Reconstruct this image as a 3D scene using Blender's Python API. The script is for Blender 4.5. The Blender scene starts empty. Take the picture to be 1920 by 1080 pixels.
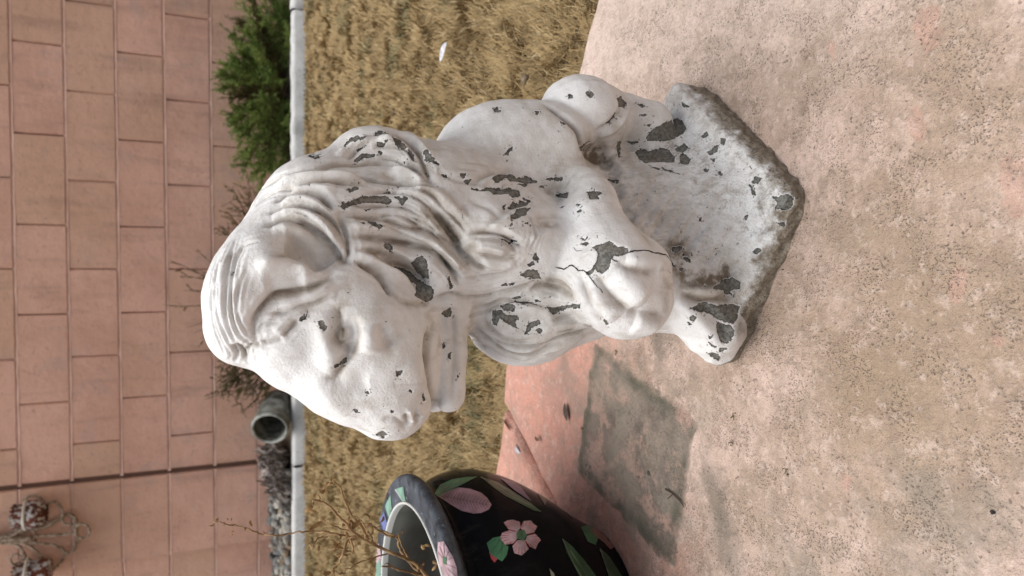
import bpy, bmesh, math, random
import numpy as np
from mathutils import Vector, Matrix

# ------------------------------------------------------------------ camera, world, sun, exposure
sc = bpy.context.scene
COL = sc.collection
CAM_H, CAM_P, CAM_R, CAM_F = .39, .4188, -.0114, 1300.0
_F = np.array([0, math.cos(CAM_P), -math.sin(CAM_P)]); _U = np.array([0, math.sin(CAM_P), math.cos(CAM_P)]); _R = np.array([1., 0, 0])
_R2 = _R*math.cos(CAM_R)+_U*math.sin(CAM_R); _U2 = -_R*math.sin(CAM_R)+_U*math.cos(CAM_R)
_C = np.array([0, 0, CAM_H])
cd = bpy.data.cameras.new('camera'); cam = bpy.data.objects.new('camera', cd); COL.objects.link(cam)
m = Matrix.Identity(4)                                  # the camera is held on its side: world up is picture left
for r in range(3):
    m[r][0] = -_U2[r]; m[r][1] = _R2[r]; m[r][2] = -_F[r]; m[r][3] = _C[r]
cam.matrix_world = m
cd.sensor_width = 36; cd.lens = 36*CAM_F/1920; cd.clip_start = .02; cd.clip_end = 200
cd.dof.use_dof = True; cd.dof.focus_distance = .47; cd.dof.aperture_fstop = 12.0
sc.camera = cam
w = bpy.data.worlds.new('World'); sc.world = w; w.use_nodes = True
SUN_EL, SUN_AZ = math.radians(76), math.radians(-90)     # azimuth from +Y (away from camera), negative = left
sky = w.node_tree.nodes.new('ShaderNodeTexSky'); sky.sky_type = 'NISHITA'; sky.sun_disc = False
sky.sun_elevation = SUN_EL; sky.sun_rotation = SUN_AZ; sky.air_density = 1.0; sky.dust_density = 5.0; sky.ozone_density = .6
mixr = w.node_tree.nodes.new('ShaderNodeHueSaturation'); mixr.inputs['Saturation'].default_value = .55   # overcast: grey sky
w.node_tree.links.new(sky.outputs[0], mixr.inputs['Color'])
w.node_tree.links.new(mixr.outputs[0], w.node_tree.nodes['Background'].inputs[0])
w.node_tree.nodes['Background'].inputs[1].default_value = .10
sd = bpy.data.lights.new('sun', 'SUN'); sun = bpy.data.objects.new('sun', sd); COL.objects.link(sun)
sd.energy = 2.6; sd.angle = math.radians(65); sd.color = (1, .995, .985)
_sd = Vector((math.sin(SUN_AZ)*math.cos(SUN_EL), math.cos(SUN_AZ)*math.cos(SUN_EL), math.sin(SUN_EL)))
sun.rotation_euler = (-_sd).to_track_quat('-Z', 'Y').to_euler()
sun.location = _sd*5
sc.view_settings.view_transform = 'Standard'; sc.view_settings.look = 'None'; sc.view_settings.gamma = 1
sc.view_settings.use_curve_mapping = False; sc.view_settings.exposure = 0.30

# ------------------------------------------------------------------ helpers
def ray(x, y): return _F+_R2*(540-y)/CAM_F+_U2*(960-x)/CAM_F
def gp(x, y, z=0.):
    d = ray(x, y); return _C+d*(z-CAM_H)/d[2]
def dp(x, y, Y):
    d = ray(x, y); return _C+d*Y/d[1]
def tag(o, label=None, cat=None, group=None, kind=None):
    if label: o['label'] = label
    if cat: o['category'] = cat
    if group: o['group'] = group
    if kind: o['kind'] = kind
    return o
def empty(name, loc=(0, 0, 0), rz=0, **k):
    o = bpy.data.objects.new(name, None); COL.objects.link(o); o.location = loc; o.rotation_euler = (0, 0, rz)
    o.empty_display_size = .05
    return tag(o, **k)
def mesh_obj(name, verts, faces, mat=None, parent=None, smooth=True, loc=None, **k):
    me = bpy.data.meshes.new(name)
    me.from_pydata([tuple(map(float, v)) for v in verts], [], [tuple(f) for f in faces]); me.update()
    return link_mesh(name, me, mat, parent, smooth, loc, **k)
def link_mesh(name, me, mat=None, parent=None, smooth=True, loc=None, **k):
    o = bpy.data.objects.new(name, me); COL.objects.link(o)
    if mat and not me.materials: me.materials.append(mat)
    me.shade_smooth() if smooth else me.shade_flat()
    if parent: o.parent = parent
    if loc is not None: o.location = loc
    return tag(o, **k)
class NM:                                                # tiny node helper
    def __init__(s, name):
        s.m = bpy.data.materials.new(name); s.m.use_nodes = True; s.t = s.m.node_tree
        s.b = s.t.nodes['Principled BSDF']; s.out = s.t.nodes['Material Output']
    def n(s, typ, **k):
        nd = s.t.nodes.new(typ)
        for a, v in k.items():
            if a.startswith('i_'):
                key = a[2:]; key = int(key) if key.isdigit() else key
                s.set(nd.inputs[key], v)
            else: setattr(nd, a, v)
        return nd
    def set(s, sock, v):
        if hasattr(v, 'is_output'): s.t.links.new(v, sock)
        elif hasattr(v, 'outputs'): s.t.links.new(v.outputs[0], sock)
        else:
            if isinstance(v, tuple) and len(v) == 3 and len(sock.default_value) == 4: v = v+(1,)
            sock.default_value = v
    def co(s, kind='Object', scale=None):
        c = s.n('ShaderNodeTexCoord').outputs[kind]
        if scale:
            mp = s.n('ShaderNodeMapping'); s.set(mp.inputs['Vector'], c); mp.inputs['Scale'].default_value = scale; return mp.outputs[0]
        return c
    def noise(s, scale, vec=None, detail=4, rough=.55, dist=0., lac=2.):
        return s.n('ShaderNodeTexNoise', **{'i_Vector': vec if vec is not None else s.co(), 'i_Scale': float(scale), 'i_Detail': float(detail), 'i_Roughness': rough, 'i_Distortion': float(dist)}).outputs[0]
    def vor(s, scale, vec=None, feature='F1', rnd=1., out=0):
        nd = s.n('ShaderNodeTexVoronoi', feature=feature); s.set(nd.inputs['Vector'], vec if vec is not None else s.co())
        nd.inputs['Scale'].default_value = scale; nd.inputs['Randomness'].default_value = rnd
        return nd.outputs[out]
    def math(s, op, a, b=None, c=None, clamp=False):
        nd = s.n('ShaderNodeMath', operation=op, use_clamp=clamp); s.set(nd.inputs[0], a)
        if b is not None: s.set(nd.inputs[1], b)
        if c is not None: s.set(nd.inputs[2], c)
        return nd.outputs[0]
    def ramp(s, v, a, b, lo=0., hi=1., smooth=True):      # map range
        nd = s.n('ShaderNodeMapRange', interpolation_type='SMOOTHSTEP' if smooth else 'LINEAR')
        s.set(nd.inputs[0], v)
        for i, q in zip((1, 2, 3, 4), (a, b, lo, hi)): nd.inputs[i].default_value = q
        return nd.outputs[0]
    def mix(s, f, a, b, typ='MIX'):
        nd = s.n('ShaderNodeMix', data_type='RGBA', blend_type=typ)
        s.set(nd.inputs[0], f); s.set(nd.inputs[6], a); s.set(nd.inputs[7], b); return nd.outputs[2]
    def attr(s, name, col=False): return s.n('ShaderNodeAttribute', attribute_name=name).outputs[0 if col else 2]
    def bump(s, h, dist=.001, strength=1., normal=None):
        nd = s.n('ShaderNodeBump'); s.set(nd.inputs['Height'], h); nd.inputs['Distance'].default_value = dist; nd.inputs['Strength'].default_value = strength
        if normal is not None: s.set(nd.inputs['Normal'], normal)
        return nd.outputs[0]
    def fin(s, color, rough=.8, normal=None, spec=.3):
        s.set(s.b.inputs['Base Color'], color); s.set(s.b.inputs['Roughness'], rough); s.b.inputs['Specular IOR Level'].default_value = spec
        if normal is not None: s.set(s.b.inputs['Normal'], normal)
        return s.m
def rgb(r, g, b): return (r, g, b, 1.)
# ------------------------------------------------------------------ materials of the statue
def lion_mat(name, plinth=False):
    M = NM(name); co = M.co()
    chip = M.attr('chip'); gr = M.attr('grime')
    edge = M.math('ADD', M.math('MULTIPLY', M.math('SUBTRACT', M.noise(620, co, 4, .7), .5), .0026), M.math('MULTIPLY', M.math('SUBTRACT', M.noise(230, co, 3), .5), .0034))
    d = M.math('ADD', chip, edge)
    flake = M.ramp(d, .00012, -.00008)                       # 1 inside a flaked patch
    # small random specks of lost paint
    n1 = M.noise(330, co, 3, .6); cl = M.noise(38, co, 2)
    speck = M.math('MULTIPLY', M.ramp(n1, .70 if not plinth else .665, .72 if not plinth else .69), M.ramp(cl, .50, .58))
    flake = M.math('MAXIMUM', flake, speck)
    sat = M.math('MULTIPLY', M.ramp(M.noise(520, co, 3, .6), .64, .66), M.ramp(chip, .0034, .0008))
    flake = M.math('MAXIMUM', flake, sat)
    # paint
    a = M.noise(60, co, 6, .65); b = M.noise(14, co, 4)
    base = M.mix(M.ramp(b, .35, .68), rgb(.82, .815, .80), rgb(.77, .76, .735))
    base = M.mix(M.ramp(a, .50, .72, 0, .5), base, rgb(.64, .61, .56))
    fine = M.noise(700, co, 4, .6)
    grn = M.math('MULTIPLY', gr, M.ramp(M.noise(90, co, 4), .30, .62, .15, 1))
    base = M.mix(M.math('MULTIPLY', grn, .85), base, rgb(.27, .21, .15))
    # dust stains: brown film, in broad clouds and thin runs down the figure
    runs = M.noise(1, M.co('Object', (120, 120, 16)), 4, .6)
    film = M.math('MULTIPLY', M.ramp(runs, .50, .72), M.ramp(M.noise(22, co, 3), .42, .62))
    base = M.mix(M.math('MULTIPLY', film, .5 if not plinth else .6), base, rgb(.40, .34, .27))
    dshade = M.math('MULTIPLY', M.attr('dust_shade'), M.ramp(M.noise(75, co, 5, .6), .3, .62, .25, 1))  # real dust, with broad strokes that also paint shade on flank and mane
    base = M.mix(M.math('MULTIPLY', dshade, .92), base, rgb(.33, .275, .205)); base = M.mix(M.ramp(dshade, .52, .9, 0, .8), base, rgb(.13, .095, .06))
    pores = M.ramp(M.vor(520, co), .06, .14, 1, 0); pores = M.math('MULTIPLY', pores, M.ramp(M.noise(45, co, 2), .52, .6))
    base = M.mix(M.math('MULTIPLY', pores, .6), base, rgb(.25, .21, .17))
    sep = M.n('ShaderNodeSeparateXYZ'); M.set(sep.inputs[0], co); z = sep.outputs[2]
    if plinth:
        st = M.noise(1, M.co('Object', (260, 260, 50)), 4, .65)
        base = M.mix(M.ramp(st, .54, .68, 0, .5), base, rgb(.40, .37, .33))
        base = M.mix(M.ramp(M.noise(110, co, 5, .7), .58, .66, 0, .55), base, rgb(.28, .26, .22))
        zz = M.math('ADD', z, M.math('MULTIPLY', M.math('SUBTRACT', M.noise(70, co, 5, .7), .5), .035))
        low = M.ramp(zz, .024, .013)                         # splash zone: worn bare, mossy brown concrete
        base = M.mix(low, base, M.mix(M.ramp(M.noise(240, co, 5, .7), .35, .65), rgb(.15, .12, .085), rgb(.30, .255, .195)))
    conc = M.mix(M.ramp(M.noise(420, co, 5, .75), .38, .62), rgb(.085, .084, .072), rgb(.235, .23, .205)); conc = M.mix(M.ramp(M.noise(60, co, 3), .45, .6), conc, M.mix(.25, conc, rgb(.18, .14, .10)))
    conc = M.mix(M.ramp(M.vor(1100, co), .0, .25, .5, 0), conc, rgb(.28, .27, .25))
    lip = M.math('MULTIPLY', M.ramp(d, .0009, .0003), M.ramp(d, .00005, .0002))
    base = M.mix(M.math('MULTIPLY', lip, .55), base, rgb(.84, .83, .80))  # pale raw paint edge, its highlight painted into the colour
    conc = M.mix(M.math('MULTIPLY', M.ramp(d, -.0007, -.0001), M.math('GREATER_THAN', .003, chip)), conc, M.mix(.55, conc, rgb(.02, .018, .015)))
    col = M.mix(flake, base, conc)
    h = M.math('ADD', M.math('MULTIPLY', flake, -.2), M.math('MULTIPLY', fine, .38 if not plinth else .6))
    h = M.math('ADD', h, M.math('MULTIPLY', M.noise(190, co, 5, .65), .6 if not plinth else 1.8))
    h = M.math('ADD', h, M.math('MULTIPLY', pores, -.35))
    if plinth: h = M.math('ADD', h, M.math('MULTIPLY', M.noise(1, M.co('Object', (330, 330, 60)), 4, .65), 1.6))
    nb = M.bump(flake, -.0009, 1., M.bump(h, .0010, 1.))
    return M.fin(col, M.math('ADD', M.math('MULTIPLY', flake, .3), .55), nb, .3)
MAT_LION = lion_mat('flaking_white_paint'); MAT_PLINTH = lion_mat('stained_white_paint', True)
_M = NM('crack_dark'); MAT_CRACK = _M.fin(rgb(.03, .027, .023), 1.)
# ------------------------------------------------------------------ the lion statue (signed-distance sculpt, meshed by surface nets)
VOX = .00095
GLO = np.array([-.115, .335, -.004]); GHI = np.array([.205, .60, .412])
GN = np.ceil((GHI-GLO)/VOX).astype(int)+1
gx, gy, gz = [(GLO[i]+np.arange(GN[i])*VOX).astype(np.float32) for i in range(3)]
CAMA = np.array([-_U2, -_R2, _F])                         # rows: picture right, picture down, depth
def new_field(): return np.full(GN, .05, np.float32)
def sl(lo, hi):
    a = np.clip(((lo-GLO)/VOX).astype(int), 0, GN-1); b = np.clip(((hi-GLO)/VOX).astype(int)+2, 1, GN)
    return tuple(slice(int(a[i]), int(max(b[i], a[i]+1))) for i in range(3))
def smin(a, b, k):
    h = np.maximum(k-np.abs(a-b), 0)/k
    return np.minimum(a, b)-h*h*k*.25
def px(x, y, Y): p = dp(x, y, Y); return p, float((p-_C)@_F)/CAM_F
def blend(D, s, d, k, op='u'):
    if op == 'u': D[s] = smin(D[s], d, k)
    else: D[s] = -smin(-D[s], d, k)
def frame(ang, tilt=0., yaw=0.):
    c, n = math.cos(math.radians(ang)), math.sin(math.radians(ang))
    A = np.array([[c, n, 0], [-n, c, 0], [0, 0, 1]])
    t, u = math.cos(math.radians(tilt)), math.sin(math.radians(tilt))
    B = np.array([[t, 0, u], [0, 1, 0], [-u, 0, t]])
    return B@A@CAMA
def E(D, x, y, Y, rx, ry, rd, ang=0, k=.012, op='u', tilt=0.):
    c, s = px(x, y, Y); r = np.array([rx, ry, rd])*s; M = frame(ang, tilt).astype(np.float32)
    q = sl(c-r.max()-k-.006, c+r.max()+k+.006)
    X = (gx[q[0]]-c[0])[:, None, None]; Yv = (gy[q[1]]-c[1])[None, :, None]; Z = (gz[q[2]]-c[2])[None, None, :]
    a = [(M[i, 0]*X+M[i, 1]*Yv+M[i, 2]*Z)/np.float32(r[i]) for i in range(3)]
    k0 = np.sqrt(a[0]**2+a[1]**2+a[2]**2); k1 = np.sqrt(sum((a[i]/np.float32(r[i]))**2 for i in range(3)))+1e-6
    blend(D, q, k0*(k0-1)/k1, k, op)
def Cn(D, p1, p2, k=.012, op='u', flat=None):              # tapered capsule; p = (x, y, Y, r px)
    a, s1 = px(*p1[:3]); b, s2 = px(*p2[:3]); r1, r2 = p1[3]*s1, p2[3]*s2
    R = max(r1, r2); lo = np.minimum(a, b)-R-k-.006; hi = np.maximum(a, b)+R+k+.006; q = sl(lo, hi)
    X = (gx[q[0]]-a[0])[:, None, None]; Yv = (gy[q[1]]-a[1])[None, :, None]; Z = (gz[q[2]]-a[2])[None, None, :]
    d = (b-a).astype(np.float32); t = np.clip((X*d[0]+Yv*d[1]+Z*d[2])/float(d@d), 0, 1)
    dist = np.sqrt((X-t*d[0])**2+(Yv-t*d[1])**2+(Z-t*d[2])**2)
    blend(D, q, dist-(r1+(r2-r1)*t).astype(np.float32), k, op)
def chain(D, pts, k=.012, op='u'):
    for a, b in zip(pts[:-1], pts[1:]): Cn(D, a, b, k, op)

PLC = [np.array(c) for c in ((.063, .361), (.172, .474), (.062, .560), (-.062, .436))]   # plinth corners N, R, far, L
def plinth_field():
    D = np.full(GN, .05, np.float32)
    X = gx[:, None, None]; Yv = gy[None, :, None]; Z = gz[None, None, :]
    c = sum(PLC)/4; ds = []
    for i in range(4):
        a, b = PLC[i], PLC[(i+1) % 4]; e = (b-a)/np.linalg.norm(b-a); n = np.array([e[1], -e[0]])
        ds.append(((X-a[0])*n[0]+(Yv-a[1])*n[1], float((c-a)@n)))
    wob = .0005*np.sin(X*230+Z*190)+.0004*np.sin(Yv*370+X*160)+.0004*np.sin(Z*500+Yv*220+X*380)
    top = .019+.014*np.clip((X-.08)/.08, 0, 1)+.006*np.clip((.02-X)/.06, 0, 1)
    def hull(offs, k):
        m = None
        for i, (d, cc) in enumerate(ds):
            v = d+offs[i]
            m = v if m is None else -smin(-m, -v, k)
        return m
    slab = hull([0, 0, 0, 0], .007)
    slab = -smin(-slab, -(Z-top), .007)+wob
    # rock rising from the slab, concave flare
    z = np.clip(Z-.012, 0, .2)
    fl = [.040*(1-np.exp(-z/.030))+z*.02, .036*(1-np.exp(-z/.05))+z*.02, .030*(1-np.exp(-z/.05)), .022*(1-np.exp(-z/.03))+z*.12]
    m = None
    for i, (d, cc) in enumerate(ds):
        v = d+fl[i]
        m = v if m is None else -smin(-m, -v, .045 if i else .01)
    rock = -smin(-m, -(Z-.118), .02)*.8+wob
    return smin(slab, rock, .012).astype(np.float32)

def lion_field(D):
    # trunk and haunch
    E(D, 962, 312, .485, 152, 122, 130, ang=4, k=.01)
    E(D, 1045, 300, .475, 72, 95, 110, k=.02)
    E(D, 1092, 222, .472, 84, 77, 85, ang=25, k=.003)
    Cn(D, (1140, 208, .472, 40), (1215, 235, .468, 46), .010)
    Cn(D, (1100, 360, .485, 80), (1190, 370, .485, 80), .008)
    # back of mane, shoulder lock
    E(D, 780, 415, .470, 175, 150, 150, ang=-12, k=.02)
    E(D, 715, 288, .466, 82, 48, 80, ang=8, k=.008)
    E(D, 585, 375, .475, 105, 74, 110, ang=-35, k=.02)
    E(D, 640, 430, .460, 110, 110, 130, ang=-30, k=.02)
    E(D, 880, 455, .460, 150, 120, 120, ang=0, k=.03)
    # head
    E(D, 590, 520, .462, 158, 138, 165, ang=20, k=.02)
    E(D, 486, 558, .452, 90, 120, 135, ang=8, k=.015)
    E(D, 455, 625, .450, 54, 56, 75, ang=20, k=.010)      # forelock
    E(D, 512, 500, .428, 50, 66, 62, ang=-30, k=.008)     # ear
    E(D, 588, 462, .399, 26, 50, 58, ang=-42, k=.016, op='s')
    E(D, 640, 632, .380, 11, 46, 40, ang=6, k=.008, op='s')   # eye socket
    E(D, 565, 640, .447, 75, 85, 110, ang=25, k=.015)      # brow
    chain(D, [(580, 655, .440, 80), (650, 700, .432, 82), (722, 752, .428, 70)], .012)   # nose bridge, muzzle
    E(D, 740, 690, .427, 72, 95, 95, ang=30, k=.012)       # muzzle cheek
    E(D, 700, 610, .430, 75, 90, 105, ang=60, k=.02)
    E(D, 770, 665, .432, 42, 122, 84, ang=4, k=.012)
    E(D, 745, 745, .428, 60, 66, 70, ang=20, k=.012)
    chain(D, [(842, 560, .438, 38), (840, 660, .430, 34), (841, 742, .428, 31)], .004)      # lower jaw
    chain(D, [(815, 600, .450, 42), (815, 740, .444, 32)], .006)
    E(D, 838, 520, .445, 50, 90, 90, k=.02)
    # chest
    E(D, 985, 578, .445, 120, 108, 105, ang=-5, k=.012)
    E(D, 960, 470, .440, 150, 95, 110, ang=0, k=.02)
    E(D, 930, 445, .420, 75, 48, 70, ang=0, k=.015)
    E(D, 1080, 560, .445, 70, 75, 80, k=.02)
    Cn(D, (1110, 540, .445, 80), (1260, 540, .45, 85), .02)
    # raised foreleg and paw
    chain(D, [(1108, 356, .425, 44), (1112, 420, .408, 54), (1138, 490, .395, 76), (1160, 540, .390, 80)], .010)
    chain(D, [(1115, 540, .392, 58), (1160, 590, .388, 42)], .012)
    chain(D, [(1150, 500, .392, 70), (1200, 588, .385, 44)], .010)
    chain(D, [(1210, 500, .388, 48), (1218, 560, .384, 44)], .010)
    E(D, 1142, 292, .425, 36, 50, 90, ang=-15, k=.012, op='s')      # hollow between haunch, knee and foreleg
    # front rock lobe and the far foot
    chain(D, [(1265, 520, .43, 48), (1300, 560, .425, 46), (1350, 622, .422, 42)], .012)
    chain(D, [(1290, 560, .432, 40), (1325, 625, .435, 34), (1350, 652, .436, 22)], .012)

def surface_nets(D):
    ins = D < 0
    n = np.array(D.shape)
    c = ins[:-1, :-1, :-1]
    acc = np.zeros(n-1, np.int8)
    for dx in (0, 1):
        for dy in (0, 1):
            for dz in (0, 1):
                acc += ins[dx:n[0]-1+dx, dy:n[1]-1+dy, dz:n[2]-1+dz]
    act = (acc > 0) & (acc < 8)
    idx = np.full(act.shape, -1, np.int32); I = np.argwhere(act); idx[act] = np.arange(len(I), dtype=np.int32)
    pos = np.zeros((len(I), 3)); cnt = np.zeros(len(I))
    corner = lambda o: D[I[:, 0]+o[0], I[:, 1]+o[1], I[:, 2]+o[2]]
    vals = {o: corner(o) for o in [(a, b, c) for a in (0, 1) for b in (0, 1) for c in (0, 1)]}
    for ax in range(3):
        for o in vals:
            if o[ax]: continue
            o2 = tuple(v+(i == ax) for i, v in enumerate(o)); a, b = vals[o], vals[o2]
            cr = (a < 0) != (b < 0); t = np.where(cr, a/np.where(cr, a-b, 1), 0)
            q = np.array(o, float)[None].repeat(len(I), 0); q[:, ax] += t
            pos += q*cr[:, None]; cnt += cr
    V = GLO+(I+pos/cnt[:, None])*VOX
    Fs = []
    for ax in range(3):
        u, v = [(1, 2), (2, 0), (0, 1)][ax]
        s0 = [slice(0, n[i]-1) for i in range(3)]
        a = ins[tuple(slice(0, n[i]-1) if i == ax else slice(1, n[i]-1) for i in range(3))]
        b = ins[tuple(slice(1, n[i]) if i == ax else slice(1, n[i]-1) for i in range(3))]
        for flip, msk in ((0, a & ~b), (1, ~a & b)):
            P = np.argwhere(msk)
            if not len(P): continue
            P[:, u] += 1; P[:, v] += 1
            def g(du, dv):
                Q = P.copy(); Q[:, u] -= du; Q[:, v] -= dv; return idx[Q[:, 0], Q[:, 1], Q[:, 2]]
            q = np.stack([g(1, 1), g(0, 1), g(0, 0), g(1, 0)], 1)
            Fs.append(q[:, ::-1] if flip else q)
    return V, np.concatenate(Fs)
def sample(D, P):
    q = (P-GLO)/VOX; i = np.clip(np.floor(q).astype(int), 0, GN-2); f = np.clip(q-i, 0, 1); r = 0
    for a in (0, 1):
        for b in (0, 1):
            for c in (0, 1):
                w_ = (f[..., 0] if a else 1-f[..., 0])*(f[..., 1] if b else 1-f[..., 1])*(f[..., 2] if c else 1-f[..., 2])
                r = r+w_*D[i[..., 0]+a, i[..., 1]+b, i[..., 2]+c]
    return r
def trace(D, xy, mirror=False):                            # picture points -> points on the sculpt
    xy = np.asarray(xy, float); d = np.array([ray(a, b) for a, b in xy]); o = _C.copy()
    if mirror: o = np.array([0, 2*.468-0, CAM_H]); d[:, 1] *= -1
    t = np.full(len(d), .30); best = t.copy(); bd = np.full(len(d), 9.)
    for it in range(160):
        P = o+d*t[:, None]; s = sample(D, P); inb = np.all((P > GLO) & (P < GHI), 1); s = np.where(inb, s, .01)
        better = (s < bd) & inb; best = np.where(better, t, best); bd = np.where(better, s, bd)
        t = np.where(bd < .0003, t, t+np.clip(s*.6, .0003, .01))
    return o+d*best[:, None]
def dens(xy, step=6.):
    xy = np.asarray(xy, float)
    if len(xy) > 2:                                        # Catmull-Rom
        P = np.vstack([2*xy[0]-xy[1], xy, 2*xy[-1]-xy[-2]]); out = []
        for i in range(1, len(P)-2):
            n_ = max(2, int(np.linalg.norm(P[i+1]-P[i])/step))
            for j in range(n_):
                t = j/n_
                out.append(.5*((2*P[i])+(-P[i-1]+P[i+1])*t+(2*P[i-1]-5*P[i]+4*P[i+1]-P[i+2])*t*t+(-P[i-1]+3*P[i]-3*P[i+1]+P[i+2])*t**3))
        return np.array(out+[xy[-1]])
    n_ = max(2, int(np.linalg.norm(xy[1]-xy[0])/step)); t = np.linspace(0, 1, n_+1)[:, None]
    return xy[0]*(1-t)+xy[1]*t
def poly_dist(V, C):                                       # distance of points V to polyline C, with the arc parameter
    best = np.full(len(V), 1e9); par = np.zeros(len(V)); n_ = len(C)-1
    for i in range(n_):
        a, b = C[i], C[i+1]; d = b-a; L = float(d@d)+1e-12
        t = np.clip(((V-a)@d)/L, 0, 1); q = ((V-a-t[:, None]*d)**2).sum(1)
        m_ = q < best; best[m_] = q[m_]; par[m_] = (i+t[m_])/n_
    return np.sqrt(best), par
CROP = dict(A=(370, 380, 3.375), B=(560, 220, 3.375), C=(560, 500, 3.176), D=(420, 280, 4.5), E=(820, 380, 3.375),
            F=(1040, 440, 4.153), G=(780, 260, 4.909), H=(1140, 150, 3.272), K=(800, 120, 2.7))
def cr(c, pts):
    x0, y0, s = CROP[c]; return np.array([(x0+a/s, y0+b/s) for a, b in pts])
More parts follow.
